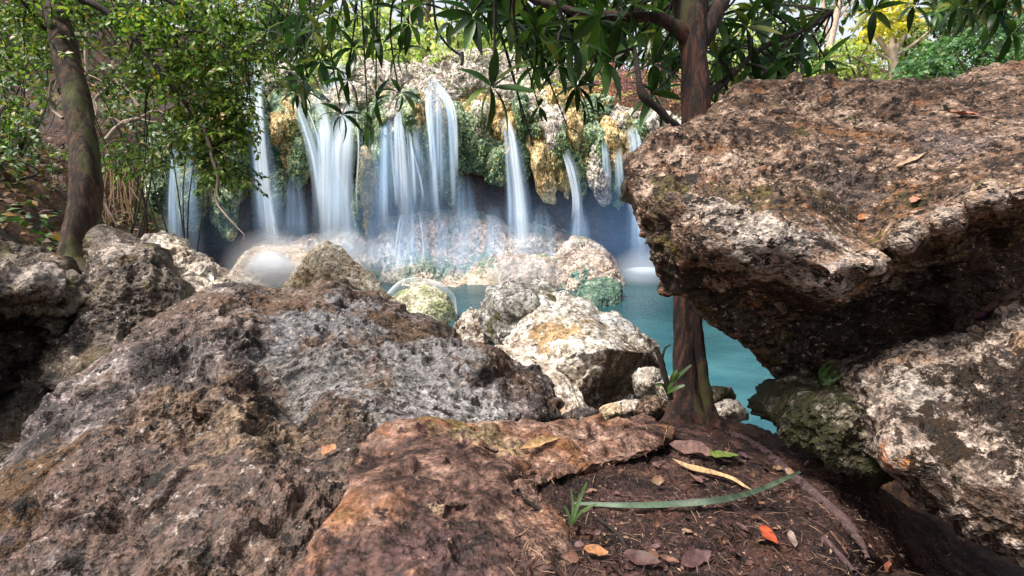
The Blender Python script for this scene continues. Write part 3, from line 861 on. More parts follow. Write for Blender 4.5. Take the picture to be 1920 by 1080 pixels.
# ================================================================== FALLING WATER (long silky streams)
def water_mat(name, col=(0.80, 0.90, 1.0), strength=1.0, freq=26.0, seed=0.0, lo=0.36, hi=0.72):
    m, nt, b = new_mat(name)
    uv = nt.nodes.new('ShaderNodeUVMap')
    v = mapping(nt, uv.outputs[0], (freq, 0.45, 1), (0, 0, 0), (seed, 0, 0))
    n1 = noise_n(nt, v, 1.0, 4, 0.5, 0.15)
    v3 = mapping(nt, uv.outputs[0], (freq * 0.25, 0.5, 1), (0, 0, 0), (seed + 4, 0, 0))
    n3 = noise_n(nt, v3, 1.0, 3, 0.5)
    sp = nt.nodes.new('ShaderNodeSeparateXYZ'); nt.links.new(uv.outputs[0], sp.inputs[0])
    u = sp.outputs[0]; vv = sp.outputs[1]
    edge = math_n(nt, 'MULTIPLY', math_n(nt, 'MULTIPLY', u, math_n(nt, 'SUBTRACT', 1.0, u)), 4.0)
    edge = math_n(nt, 'POWER', mapr(nt, edge, 0.0, 1.0), 1.1)
    ends = math_n(nt, 'MULTIPLY', mapr(nt, vv, 0.0, 0.28, 0.15, 1.0), mapr(nt, vv, 1.0, 0.62))
    a = math_n(nt, 'MULTIPLY', mapr(nt, n1, lo, hi), mapr(nt, n3, 0.3, 0.6, 0.35, 1.0))
    a = math_n(nt, 'ADD', a, math_n(nt, 'MULTIPLY', edge, 0.12))
    a = math_n(nt, 'MULTIPLY', math_n(nt, 'MULTIPLY', a, edge), math_n(nt, 'MULTIPLY', ends, strength))
    tr = nt.nodes.new('ShaderNodeBsdfTransparent')
    df = nt.nodes.new('ShaderNodeBsdfDiffuse'); df.inputs[0].default_value = (*col, 1)
    tl = nt.nodes.new('ShaderNodeBsdfTranslucent'); tl.inputs[0].default_value = (*col, 1)
    ad = nt.nodes.new('ShaderNodeMixShader'); ad.inputs[0].default_value = 0.5
    nt.links.new(df.outputs[0], ad.inputs[1]); nt.links.new(tl.outputs[0], ad.inputs[2])
    mx = nt.nodes.new('ShaderNodeMixShader')
    cl = nt.nodes.new('ShaderNodeClamp'); nt.links.new(a, cl.inputs[0]); cl.inputs[2].default_value = 0.97
    nt.links.new(cl.outputs[0], mx.inputs[0]); nt.links.new(tr.outputs[0], mx.inputs[1]); nt.links.new(ad.outputs[0], mx.inputs[2])
    nt.links.new(mx.outputs[0], nt.nodes['Material Output'].inputs[0])
    return m


W_strong = water_mat('white_water', (0.82, 0.91, 1.0), strength=1.8, freq=5, lo=0.2, hi=0.7)
W_mid = water_mat('veil_water', (0.70, 0.85, 1.0), strength=1.1, freq=5, seed=3.0, lo=0.25, hi=0.75)
W_soft = water_mat('thin_water', (0.50, 0.72, 1.0), strength=0.62, freq=6, seed=7.0, lo=0.22, hi=0.8)


def ribbon_arrays(line, bulge=0.06, nu=13, sub=10):
    """line: (px,py,width_px,depth); a rounded half-pipe of water"""
    q = np.array(line, float); n = len(q)
    t = np.linspace(0, n - 1, (n - 1) * sub + 1)
    i = np.clip(t.astype(int), 0, n - 2); u = (t - i)[:, None]
    p0 = q[np.clip(i - 1, 0, n - 1)]; p1 = q[i]; p2 = q[i + 1]; p3 = q[np.clip(i + 2, 0, n - 1)]
    C = 0.5 * ((2 * p1) + (p2 - p0) * u + (2 * p0 - 5 * p1 + 4 * p2 - p3) * u ** 2 + (3 * p1 - p0 - 3 * p2 + p3) * u ** 3)
    s = np.linspace(-1, 1, nu)
    px = C[:, 0][:, None] + s[None] * C[:, 2][:, None] / 2
    py = np.repeat(C[:, 1][:, None], nu, 1)
    d = C[:, 3][:, None] - bulge * np.sqrt(np.clip(1 - s ** 2, 0, 1))[None] * (C[:, 2] / 30)[:, None]
    V = P(px, py, d).reshape(-1, 3)
    m_ = len(C)
    ii, jj = np.meshgrid(np.arange(nu - 1), np.arange(m_ - 1)); a = (jj * nu + ii).ravel()
    Q = np.stack([a, a + 1, a + nu + 1, a + nu], -1)
    L = np.cumsum(np.r_[0, np.hypot(np.diff(C[:, 0]), np.diff(C[:, 1]))])
    uv = np.stack([np.repeat(((s + 1) / 2)[None], m_, 0), np.repeat((L / L[-1])[:, None], nu, 1)], -1).reshape(-1, 2)
    return V, Q, uv


def stream(label, sheets):
    root = None
    rs = random.Random(len(label) * 7 + int(sheets[0][0][0][0]))
    more = []
    for (line, mt, bulge) in sheets:
        if mt is W_soft and line[1][2] < 60: continue
        for j in range(4 if line[1][2] > 30 else 3):
            off = rs.uniform(-.62, .62); i0 = rs.choice((0, 0, 1)); cut = rs.uniform(.2, .75); wd = rs.uniform(3, 7)
            L2 = line[i0:]
            if len(L2) < 3: continue
            L2 = [(x + off * w_ * (1 + .06 * q / len(L2)), y + (0 if q else rs.uniform(-4, 16)), wd * (1 + .15 * q), d - .03) for q, (x, y, w_, d) in enumerate(L2)]
            xe, ye, we, de = L2[-1]; xp, yp, wp, dp = L2[-2]
            L2[-1] = (xp + (xe - xp) * cut, yp + (ye - yp) * cut, we, de)
            more.append((L2, rs.choice((W_mid, W_strong)), .02))
    for k, (line, mt, bulge) in enumerate(list(sheets) + more):
        line = [(x + rs.uniform(-1.5, 1.5), y, w_ * rs.uniform(.88, 1.14), d) for x, y, w_, d in line]
        V, Q, uv = ribbon_arrays(line, bulge)
        if root is None:
            root = empty('water_stream', tuple(V.min(0) * 0 + V[len(V) // 2] * [1, 1, 0] + [0, 0, 0]), label, 'waterfall', 'streams falling down the tufa cliff')
        mesh_np('veil', V, Q, mt, root, tuple(root.location), uv=uv)


stream('thin pale stream at the far left, behind the leafy branches', [
    ([(338, 235, 22, 9.0), (336, 290, 40, 8.95), (340, 360, 62, 8.9), (345, 440, 80, 8.9), (350, 510, 90, 8.9)], W_soft, .05),
    ([(360, 250, 8, 8.9), (362, 330, 16, 8.85), (366, 430, 26, 8.8)], W_soft, .05), ([(330, 280, 12, 8.9), (326, 360, 18, 8.85), (330, 470, 30, 8.8)], W_mid, .05)])
stream('tall straight narrow stream dropping onto the round splash rock', [
    ([(478, 118, 20, 9.7), (482, 150, 20, 9.3), (486, 230, 24, 9.0), (494, 320, 28, 8.9), (504, 400, 34, 8.8), (512, 470, 40, 8.2)], W_strong, .06),
    ([(476, 118, 34, 9.8), (484, 240, 44, 9.05), (500, 360, 56, 8.95), (512, 480, 70, 8.4)], W_soft, .05),
    ([(458, 150, 12, 9.4), (460, 200, 14, 9.1), (468, 270, 18, 9.0)], W_mid, .05)])
stream('widest white stream, a full curtain left of centre', [
    ([(630, 215, 40, 9.3), (630, 245, 60, 9.0), (630, 300, 66, 8.9), (632, 380, 72, 8.85), (634, 480, 84, 8.8)], W_mid, .07),
    ([(590, 178, 20, 9.3), (604, 215, 26, 9.05), (610, 260, 28, 8.85), (612, 360, 30, 8.8), (614, 470, 26, 8.75)], W_strong, .07),
    ([(656, 190, 26, 9.3), (650, 225, 36, 9.0), (643, 280, 50, 8.85), (642, 360, 44, 8.82), (644, 460, 50, 8.8)], W_strong, .07),
    ([(548, 175, 20, 9.4), (566, 215, 30, 9.1), (590, 290, 34, 8.95), (600, 360, 36, 8.9), (606, 440, 40, 8.9)], W_mid, .06),
    ([(586, 190, 10, 9.4), (598, 215, 16, 9.1), (606, 250, 20, 8.95), (610, 300, 22, 8.85)], W_strong, .06),
    ([(610, 105, 26, 11.0), (612, 150, 30, 10.2), (618, 190, 34, 9.5)], W_soft, .05), ([(640, 110, 18, 11.0), (638, 150, 20, 10.2), (640, 195, 30, 9.6)], W_mid, .05)])
stream('group of fine threads between the white curtain and the centre stream', [
    ([(730, 195, 50, 9.3), (732, 250, 62, 9.0), (738, 340, 84, 8.95), (744, 440, 100, 8.95)], W_soft, .05),
    ([(722, 200, 10, 9.2), (720, 260, 14, 8.95), (719, 380, 18, 8.9), (720, 450, 20, 8.9)], W_mid, .05),
    ([(746, 190, 10, 9.2), (750, 240, 18, 8.9), (754, 320, 22, 8.85), (758, 430, 24, 8.85)], W_strong, .05), ([(764, 230, 8, 9.1), (768, 300, 12, 8.9), (772, 430, 18, 8.9)], W_mid, .05)])
stream('centre stream that fans out like a tent below the cream crest', [
    ([(808, 140, 16, 9.5), (824, 172, 44, 9.2), (828, 220, 60, 9.0), (832, 300, 66, 8.95), (838, 400, 80, 8.95)], W_soft, .06),
    ([(812, 146, 8, 9.5), (828, 175, 16, 9.15), (844, 210, 16, 8.95), (849, 280, 12, 8.9), (851, 400, 10, 8.9)], W_strong, .05),
    ([(806, 150, 8, 9.5), (806, 200, 12, 9.1), (812, 270, 12, 8.95), (820, 420, 12, 8.9)], W_strong, .05), ([(822, 165, 8, 9.3), (826, 210, 10, 9.0), (830, 380, 10, 8.95)], W_mid, .05)])
stream('bright curved stream left of the ochre lobes', [
    ([(928, 208, 12, 9.4), (946, 222, 16, 9.15), (960, 250, 20, 8.95), (966, 300, 24, 8.85), (974, 380, 28, 8.8), (984, 530, 40, 8.6)], W_strong, .06),
    ([(932, 210, 18, 9.4), (962, 270, 36, 8.95), (972, 390, 54, 8.85), (984, 530, 70, 8.6)], W_soft, .05)])
stream('faint thread between the ochre lobes and the cream lobe', [
    ([(1062, 280, 12, 8.95), (1076, 320, 20, 8.85), (1084, 370, 16, 8.85), (1086, 450, 26, 8.8)], W_mid, .05)])
stream('stream at the right, rounding the pale lip beside the big overhanging boulder', [
    ([(1150, 236, 30, 9.5), (1178, 240, 30, 9.25), (1188, 262, 26, 9.0), (1192, 320, 26, 8.9), (1198, 400, 34, 8.85), (1204, 512, 56, 8.7)], W_mid, .06),
    ([(1172, 290, 10, 9.0), (1180, 330, 14, 8.9), (1186, 400, 18, 8.9)], W_strong, .05),
    ([(1196, 236, 14, 9.2), (1200, 300, 50, 8.95), (1210, 420, 80, 8.9), (1215, 512, 110, 8.8)], W_soft, .05)])
stream('bluish threads over the cream lobe right of centre', [
    ([(1134, 262, 10, 9.0), (1138, 300, 14, 8.9), (1140, 350, 14, 8.9)], W_mid, .05), ([(1156, 270, 12, 9.1), (1160, 320, 16, 8.95), (1162, 372, 18, 8.95)], W_mid, .05)])

stream('soft milky veils sliding down the ledge at the foot of the cliff', [
    ([(x, 385, w_ * .7, 9.55), (x + 2, 420, w_, 9.3), (x + 3, 470, w_ * 1.2, 9.0), (x + 4, 535, w_ * 1.5, 8.6)], W_soft, .03) for x, w_ in ((655, 40), (700, 36), (738, 44), (778, 60), (835, 50), (880, 46), (925, 40), (1015, 44), (1085, 40))])
stream('wide thin curtain of drips between the centre stream and the curved stream', [
    ([(870, 330, 40, 9.2), (872, 380, 50, 9.2), (876, 450, 60, 9.1)], W_soft, .03), ([(690, 250, 40, 9.1), (692, 340, 50, 9.0), (694, 450, 60, 9.0)], W_soft, .03), ([(550, 330, 40, 9.1), (552, 400, 50, 9.1), (554, 470, 60, 9.0)], W_soft, .03),
    ([(790, 235, 44, 9.05), (794, 330, 60, 9.0), (800, 440, 80, 8.95)], W_soft, .03)])
# foam where the right-hand stream meets the pool
m, nt, b = new_mat('foam')
tc = nt.nodes.new('ShaderNodeTexCoord')
dist = nt.nodes.new('ShaderNodeVectorMath'); dist.operation = 'LENGTH'; nt.links.new(tc.outputs['Object'], dist.inputs[0])
fa = math_n(nt, 'MULTIPLY', mapr(nt, dist.outputs['Value'], 0.42, 0.1, 0, 1), 0.9)
tr = nt.nodes.new('ShaderNodeBsdfTransparent'); mx = nt.nodes.new('ShaderNodeMixShader')
b.inputs['Base Color'].default_value = (0.85, 0.92, 0.97, 1); b.inputs['Roughness'].default_value = 0.6
nt.links.new(fa, mx.inputs[0]); nt.links.new(tr.outputs[0], mx.inputs[1]); nt.links.new(b.outputs[0], mx.inputs[2])
nt.links.new(mx.outputs[0], nt.nodes['Material Output'].inputs[0])
cf = P(1212, 510, 9.4); cf[2] = 0.02
ang = np.linspace(0, 2 * math.pi, 48, endpoint=False)
rr = np.linspace(0.02, 0.45, 8)
V = np.concatenate([np.stack([cf[0] + r_ * 1.0 * np.cos(ang), cf[1] + r_ * np.sin(ang), cf[2] + 0.06 * (1 - (r_ / .45) ** 2) + 0 * ang], -1) for r_ in rr])
ii = np.arange(48); jj = (ii + 1) % 48
Q = np.concatenate([np.stack([k * 48 + ii, k * 48 + jj, (k + 1) * 48 + jj, (k + 1) * 48 + ii], -1) for k in range(7)])
fm = mesh_np('foam_patch', V, Q, m, None, tuple(cf)); fm.scale = (1.0, 0.9, 1)
setp(fm, 'white foam patch where the right stream meets the pool', 'foam')
# ================================================================== ROCKS IN THE POOL
def water_dome(px, py, rpx, d, label, name, arch=False):
    """a rounded film of falling water spreading over a stone"""
    c = P(px, py, d); r = rpx / F * d
    nu, nv = 40, 18
    th = np.linspace(0, 2 * math.pi, nu, endpoint=False); ph = np.linspace(0.05, math.pi / 2 * 1.05, nv)
    V = np.concatenate([np.stack([c[0] + r * 1.05 * math.sin(p_) * np.cos(th), c[1] + r * 0.9 * math.sin(p_) * np.sin(th), c[2] + r * math.cos(p_) + 0 * th], -1) for p_ in ph])
    V = c + (V - c) * (1 + 0.10 * fbm(V * 2.2, 9, 3))[:, None]
    ii = np.arange(nu); jj = (ii + 1) % nu
    Q = np.concatenate([np.stack([k * nu + ii, k * nu + jj, (k + 1) * nu + jj, (k + 1) * nu + ii], -1) for k in range(nv - 1)])
    m, nt, b = new_mat(name)
    lw = nt.nodes.new('ShaderNodeLayerWeight'); lw.inputs[0].default_value = 0.5
    tc = nt.nodes.new('ShaderNodeTexCoord')
    nz = noise_n(nt, mapping(nt, tc.outputs['Object'], (1, 1, 1)), 3.0, 3, 0.5)
    sp = nt.nodes.new('ShaderNodeSeparateXYZ'); nt.links.new(tc.outputs['Object'], sp.inputs[0])
    base = mapr(nt, sp.outputs[2], -0.05 * r, 0.5 * r)
    if arch:
        a = math_n(nt, 'MULTIPLY', mapr(nt, lw.outputs['Facing'], 0.40, 0.85, 0.03, 0.45), mapr(nt, nz, 0.3, 0.6, 0.5, 1.0))
        a = math_n(nt, 'MULTIPLY', a, mapr(nt, lw.outputs['Facing'], 1.0, 0.85))
    else:
        a = math_n(nt, 'MULTIPLY', math_n(nt, 'POWER', mapr(nt, lw.outputs['Facing'], 0.98, 0.2, 0.0, 1.0), 1.4), mapr(nt, nz, 0.2, 0.6, 0.75, 1.0))
        a = math_n(nt, 'MULTIPLY', a, base)
    tr = nt.nodes.new('ShaderNodeBsdfTransparent'); mx = nt.nodes.new('ShaderNodeMixShader')
    df = nt.nodes.new('ShaderNodeBsdfDiffuse'); df.inputs[0].default_value = (0.93, 0.95, 0.98, 1)
    nt.links.new(a, mx.inputs[0]); nt.links.new(tr.outputs[0], mx.inputs[1]); nt.links.new(df.outputs[0], mx.inputs[2])
    nt.links.new(mx.outputs[0], nt.nodes['Material Output'].inputs[0])
    o = mesh_np(name, V, Q, m, None, tuple(c))
    return setp(o, label, 'splash')


K_small = karst(big=0.03, mid=0.03, fine=0.010, pits=0.015, bf=2.5, mf=6, ff=20, pf=12)
rock('pool_rock', 'tan rock under the round white splash, left in the pool', (520, 500),
     [(438, 530, 6.9), (445, 490, 6.9), (470, 468, 6.95), (510, 460, 7.0), (560, 466, 7.0), (600, 490, 6.9), (610, 540, 6.9), (600, 640, 6.9), (440, 640, 6.9)],
     [(520, 520, 6.6), (500, 490, 6.7)], thick=0.5, nt_=240, nr=70, nb=12, rnd=0.2, r0=0.5, disp=K_small, mat=M_tan, seed=41)
water_dome(508, 512, 42, 6.5, 'round white splash bursting over the tan pool rock', 'splash_burst')
rock('pool_rock', 'round yellow-green rock under a clear arc of water, centre of the pool', (795, 590),
     [(722, 640, 6.6), (722, 575, 6.6), (750, 545, 6.6), (795, 534, 6.6), (835, 550, 6.6), (858, 590, 6.6), (860, 660, 6.6), (800, 700, 6.5)],
     [(795, 600, 6.3)], thick=0.4, nt_=240, nr=70, nb=12, rnd=0.15, r0=0.5, disp=karst(big=0.02, mid=0.012, fine=0.006, pits=0.006, bf=2.5, mf=6, ff=20, pf=12), mat=M_pale_moss, seed=42)
water_dome(788, 585, 66, 6.5, 'clear glassy arc of water running over the round yellow-green rock', 'water_arc', arch=True)
rock('pool_rock', 'domed cream rock at the foot of the cliff, beside the right stream', (1105, 510),
     [(1035, 560, 8.2), (1040, 490, 8.5), (1060, 455, 8.8), (1090, 442, 8.9), (1125, 460, 8.8), (1155, 490, 8.5), (1168, 520, 8.3), (1170, 560, 8.2), (1100, 580, 8.0)],
     [(1100, 500, 8.2), (1120, 540, 8.0)], thick=0.8, nt_=240, nr=70, nb=12, rnd=0.25, r0=0.5, disp=K_small, mat=M_apron, seed=43)
rock('pool_rock', 'low wet boulder in the spray left of the domed cream rock', (1000, 520),
     [(935, 560, 8.2), (940, 500, 8.4), (975, 474, 8.6), (1020, 478, 8.6), (1050, 505, 8.4), (1058, 560, 8.1), (1000, 585, 7.9)], [(995, 520, 8.0)],
     thick=0.6, nt_=220, nr=64, nb=10, rnd=0.2, r0=0.5, disp=K_small, mat=M_apron, seed=45)
rock('pool_rock', 'low teal-green algae rock half sunk in the pool right of centre', (1135, 560),
     [(1080, 590, 7.3), (1085, 540, 7.6), (1120, 520, 7.7), (1160, 528, 7.6), (1168, 560, 7.4), (1150, 600, 7.2)], [(1125, 560, 7.2)],
     thick=0.5, nt_=200, nr=60, nb=10, rnd=0.15, r0=0.5, disp=K_small, mat=M_algae, seed=44)

# ================================================================== BANK ROCKS
K_blk = karst(big=0.05, mid=0.022, fine=0.009, pits=0.014, strata=0.016, sdir=(0.3, -0.2, 1), sfreq=9, bf=2.4, mf=5, ff=20, pf=11)
K_white = karst(big=0.012, mid=0.014, fine=0.005, pits=0.006, cracks=0.03, strata=0.014, sdir=(-0.55, -0.1, 0.9), sfreq=10, bf=2.5, mf=5, ff=20, pf=11)
rock('limestone_rock', 'pointed tan rock standing behind the big grey boulder', (620, 540),
     [(530, 545, 4.2), (560, 500, 4.2), (590, 465, 4.2), (612, 453, 4.2), (635, 462, 4.2), (660, 490, 4.15), (700, 520, 4.1), (730, 560, 4.0), (800, 620, 3.9), (700, 680, 3.9), (540, 640, 4.0)],
     [(612, 510, 3.85), (650, 540, 3.85), (580, 540, 4.0)], thick=0.7, nt_=300, nr=90, nb=14, rnd=0.1, r0=0.75, smooth=False,
     disp=karst(big=0.015, mid=0.015, fine=0.010, pits=0.008, strata=0.03, sdir=(0.75, 0, 0.65), sfreq=13, bf=2.5, mf=6, ff=18, pf=12), mat=M_tan, seed=51, sharp=9)
rock('limestone_rock', 'small white rock wedged between the grey boulder and the pale block', (895, 612),
     [(845, 625, 3.2), (855, 595, 3.2), (880, 575, 3.2), (905, 580, 3.2), (930, 600, 3.15), (942, 630, 3.1), (900, 670, 3.0), (860, 650, 3.1)], [(890, 610, 3.05)],
     thick=0.3, nt_=200, nr=60, nb=10, rnd=0.06, r0=0.6, disp=K_small, mat=M_white, seed=52, smooth=False, sharp=9)
rock('limestone_rock', 'grey-green mossy round rock behind the pale angular block', (965, 580),
     [(900, 600, 3.1), (905, 555, 3.1), (935, 532, 3.1), (980, 523, 3.1), (1030, 530, 3.1), (1060, 560, 3.05), (1050, 620, 3.0), (980, 660, 2.9), (930, 650, 2.95)],
     [(960, 580, 2.85), (1010, 560, 2.9)], thick=0.5, nt_=260, nr=80, nb=12, rnd=0.1, r0=0.6, disp=K_blk, mat=M_mossgrey, seed=53)
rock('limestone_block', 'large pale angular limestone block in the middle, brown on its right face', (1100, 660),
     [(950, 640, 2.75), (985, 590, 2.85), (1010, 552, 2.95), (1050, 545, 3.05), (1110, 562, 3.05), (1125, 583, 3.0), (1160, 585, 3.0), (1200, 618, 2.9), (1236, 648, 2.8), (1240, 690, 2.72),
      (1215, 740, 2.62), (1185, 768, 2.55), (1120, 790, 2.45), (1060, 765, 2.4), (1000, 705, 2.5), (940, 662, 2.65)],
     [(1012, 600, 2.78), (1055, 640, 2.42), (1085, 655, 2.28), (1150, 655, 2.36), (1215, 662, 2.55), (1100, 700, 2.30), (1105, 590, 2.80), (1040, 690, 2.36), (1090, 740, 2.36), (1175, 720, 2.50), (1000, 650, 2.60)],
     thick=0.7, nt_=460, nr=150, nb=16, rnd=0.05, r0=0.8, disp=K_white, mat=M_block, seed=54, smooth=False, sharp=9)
rock('limestone_rock', 'pale rock face below the white block, touching the grey boulder', (1010, 690),
     [(930, 650, 2.6), (1000, 640, 2.6), (1060, 680, 2.45), (1090, 740, 2.3), (1120, 800, 2.1), (1060, 830, 2.0), (990, 760, 2.2)], [(1020, 710, 2.25), (1060, 760, 2.1)],
     thick=0.4, nt_=260, nr=80, nb=12, rnd=0.05, r0=0.7, disp=K_white, mat=M_white, seed=55, smooth=False, sharp=9)
small = [((1215, 720), 28, 32, 2.25, M_white), ((1180, 770), 42, 22, 2.05, M_white), ((1225, 770), 34, 28, 1.95, M_brown), ((1262, 735), 30, 28, 2.1, M_white), ((1150, 775), 24, 18, 2.0, M_tan),
         ((1345, 745), 34, 22, 2.25, M_mossy), ((1370, 775), 44, 24, 2.1, M_white), ((1090, 785), 40, 24, 1.95, M_grey), ((1205, 798), 30, 18, 1.75, M_slab), ((1245, 810), 26, 16, 1.7, M_tan), ((1335, 790), 22, 14, 1.85, M_tan)]
slab_lab = ['egg-shaped white stone under the right corner of the pale block', 'flat pale stone just left of the trunk foot', 'brown stone against the left side of the trunk foot', 'white stone behind the trunk foot, half hidden',
            'small tan stone below the pale block', 'mossy stone right of the trunk, above the water', 'long pale stone at the water edge right of the trunk', 'bluish grey stone beside the big boulder end',
            'reddish pebble in front of the flat pale stone', 'tan pebble on the soil in front of the trunk', 'small tan stone at the right heel of the trunk']
for i, ((cx, cy), rx, ry, d, mt) in enumerate(small):
    r = random.Random(700 + i)
    o_ = [(cx + rx * math.cos(t) * r.uniform(.82, 1.1), cy + ry * math.sin(t) * r.uniform(.82, 1.1), d + 0.05) for t in np.linspace(0, 2 * math.pi, 9)[:-1]]
    rock('stone', slab_lab[i], (cx, cy), o_, [(cx, cy, d - 0.04)], thick=rx / F * d * 1.4, nt_=150, nr=44, nb=10, rnd=0.05, r0=0.3,
         disp=karst(big=0.012, mid=0.012, fine=0.004, pits=0.006, bf=5, mf=10, ff=34, pf=20), mat=mt, seed=720 + i, cat='stone')

# left bank rocks
rock('limestone_rock', 'pale rounded rock ridge running down beside the left tree, nearest the pool', (335, 520),
     [(245, 470, 3.1), (270, 440, 3.2), (305, 436, 3.2), (335, 455, 3.15), (375, 490, 3.05), (395, 520, 2.95), (432, 545, 2.8), (430, 600, 2.6), (330, 620, 2.5), (260, 560, 2.8)],
     [(310, 490, 2.95), (350, 530, 2.75), (390, 560, 2.65)], thick=0.4, nt_=300, nr=90, nb=14, rnd=0.12, r0=0.6,
     disp=karst(big=0.04, mid=0.035, fine=0.010, pits=0.014, strata=0.02, sdir=(0.9, 0, -0.3), sfreq=9, bf=2.6, mf=7, ff=22, pf=13), mat=M_lich if False else M_white, seed=61)
rock('limestone_rock', 'grey tooth-shaped rock right of the left tree trunk', (240, 560),
     [(160, 500, 2.5), (178, 440, 2.6), (205, 430, 2.65), (235, 445, 2.65), (275, 455, 2.6), (310, 490, 2.55), (350, 540, 2.45), (330, 600, 2.35), (280, 650, 2.25), (200, 700, 2.1), (110, 740, 2.0), (80, 700, 2.1), (130, 620, 2.3), (155, 560, 2.4)],
     [(215, 480, 2.45), (180, 540, 2.38), (260, 540, 2.35), (240, 600, 2.3), (220, 620, 2.2), (150, 680, 2.05)], thick=0.5, nt_=420, nr=130, nb=14, rnd=0.1, r0=0.75, disp=K_blk, mat=M_dark, seed=62)
rock('limestone_boulder', 'dark layered boulder at the left edge, below the leaning tree', (40, 620),
     [(-160, 430, 2.3), (-60, 440, 2.4), (0, 455, 2.45), (60, 470, 2.5), (120, 492, 2.45), (152, 520, 2.4), (150, 560, 2.3), (120, 600, 2.25), (110, 680, 2.15), (90, 760, 2.0), (20, 860, 1.8), (-150, 900, 1.6)],
     [(0, 500, 2.1), (80, 520, 2.2), (60, 545, 2.08), (30, 570, 2.15), (20, 620, 2.5), (60, 650, 2.55), (-60, 560, 1.95), (40, 740, 2.3), (-80, 700, 1.9)],
     thick=0.5, nt_=420, nr=130, nb=14, rnd=0.1, r0=0.8, disp=karst(big=0.05, mid=0.03, fine=0.010, pits=0.015, strata=0.035, sdir=(0.25, 0, 1), sfreq=8, bf=2.4, mf=5, ff=20, pf=11), mat=M_dark, seed=63)

# ================================================================== THE BIG FOREGROUND BOULDERS
K_big = karst(big=0.030, mid=0.017, fine=0.006, pits=0.019, cracks=0.022, pockets=0.045, strata=0.013, sdir=(0.5, -0.3, 0.8), sfreq=7, bf=2.8, mf=6, ff=30, pf=13)
rock('grey_boulder', 'huge grey pitted limestone boulder filling the lower left', (500, 800),
     [(-120, 1010, 0.95), (0, 870, 1.10), (80, 770, 1.22), (170, 690, 1.35), (280, 610, 1.5), (380, 560, 1.68), (450, 532, 1.8), (540, 540, 1.85), (620, 528, 1.9), (700, 552, 1.9), (780, 590, 1.85), (860, 615, 1.82), (925, 650, 1.75),
      (985, 685, 1.68), (1040, 725, 1.6), (1062, 790, 1.5), (1020, 860, 1.35), (860, 930, 1.15), (760, 1100, 0.85), (600, 1240, 0.68), (200, 1260, 0.62), (-160, 1200, 0.75)],
     [(440, 620, 1.46), (560, 600, 1.62), (700, 640, 1.55), (640, 690, 1.42), (560, 700, 1.40), (425, 690, 1.20), (440, 735, 1.11), (455, 785, 1.04), (490, 830, 0.98), (478, 690, 1.36), (492, 740, 1.31), (510, 785, 1.24), (545, 830, 1.13), (370, 700, 1.22), (300, 760, 1.08), (385, 800, 1.08), (420, 850, 0.97), (350, 840, 1.0), (580, 800, 1.18), (620, 760, 1.22), (700, 740, 1.28),
      (800, 720, 1.42), (880, 680, 1.52), (905, 690, 1.48), (900, 725, 1.52), (960, 740, 1.5), (980, 770, 1.42), (850, 790, 1.27), (600, 860, 1.03), (640, 930, 0.92), (200, 900, 0.92), (100, 930, 0.92), (220, 1040, 0.78), (420, 960, 0.82), (560, 1020, 0.78), (60, 1040, 0.82), (300, 660, 1.32), (760, 660, 1.55)],
     thick=0.6, nt_=900, nr=330, nb=24, rnd=0.06, r0=0.88, disp=K_big, mat=M_grey, seed=71, sharp=0.6, keep='grey', cat='boulder')
K_over = karst(big=0.024, mid=0.014, fine=0.007, pits=0.013, cracks=0.022, pockets=0.02, strata=0.018, sdir=(0.55, -0.2, 0.85), sfreq=8, bf=2.4, mf=6, ff=26, pf=13)
rock('overhanging_boulder', 'massive brown boulder overhanging the pool on the right', (1600, 400),
     [(1186, 300, 1.36), (1215, 265, 1.42), (1270, 238, 1.5), (1340, 195, 1.62), (1440, 160, 1.75), (1560, 158, 1.82), (1680, 158, 1.85), (1780, 148, 1.85), (1850, 126, 1.85), (1930, 116, 1.85), (2150, 95, 1.8), (2300, 300, 1.5), (2250, 600, 1.45), (2000, 660, 1.55),
      (1800, 690, 1.62), (1600, 715, 1.6), (1470, 712, 1.52), (1440, 685, 1.48), (1390, 640, 1.38), (1330, 600, 1.34), (1272, 548, 1.32), (1238, 505, 1.30), (1225, 450, 1.30), (1196, 405, 1.32), (1180, 350, 1.34)],
     [(1300, 290, 1.38), (1400, 240, 1.52), (1500, 220, 1.62), (1650, 220, 1.62), (1800, 200, 1.62), (1900, 190, 1.6), (1450, 300, 1.36), (1600, 300, 1.40), (1750, 290, 1.38), (1880, 270, 1.34),
      (1260, 380, 1.2), (1330, 360, 1.24), (1300, 425, 1.12), (1400, 400, 1.12), (1480, 400, 1.16), (1560, 420, 1.22), (1620, 430, 1.28), (1640, 400, 1.30), (1720, 370, 1.24), (1800, 330, 1.2), (1500, 470, 1.06), (1420, 480, 1.05), (1340, 480, 1.08), (1560, 530, 1.03), (1620, 500, 1.04), (1700, 455, 1.02), (1780, 420, 1.0), (1860, 395, 0.98), (1930, 375, 0.97),
      (1285, 488, 1.17), (1330, 525, 1.26), (1400, 560, 1.34), (1480, 590, 1.42), (1560, 592, 1.48), (1610, 575, 1.48), (1660, 545, 1.46), (1740, 500, 1.44), (1850, 450, 1.40), (1940, 425, 1.38),
      (1450, 640, 1.44), (1550, 650, 1.52), (1650, 620, 1.55), (1780, 570, 1.50), (1900, 520, 1.45)],
     thick=0.34, nt_=900, nr=330, nb=24, rnd=0.07, r0=0.9, disp=K_over, mat=M_brown, seed=72, sharp=0.6, keep='over', cat='boulder')
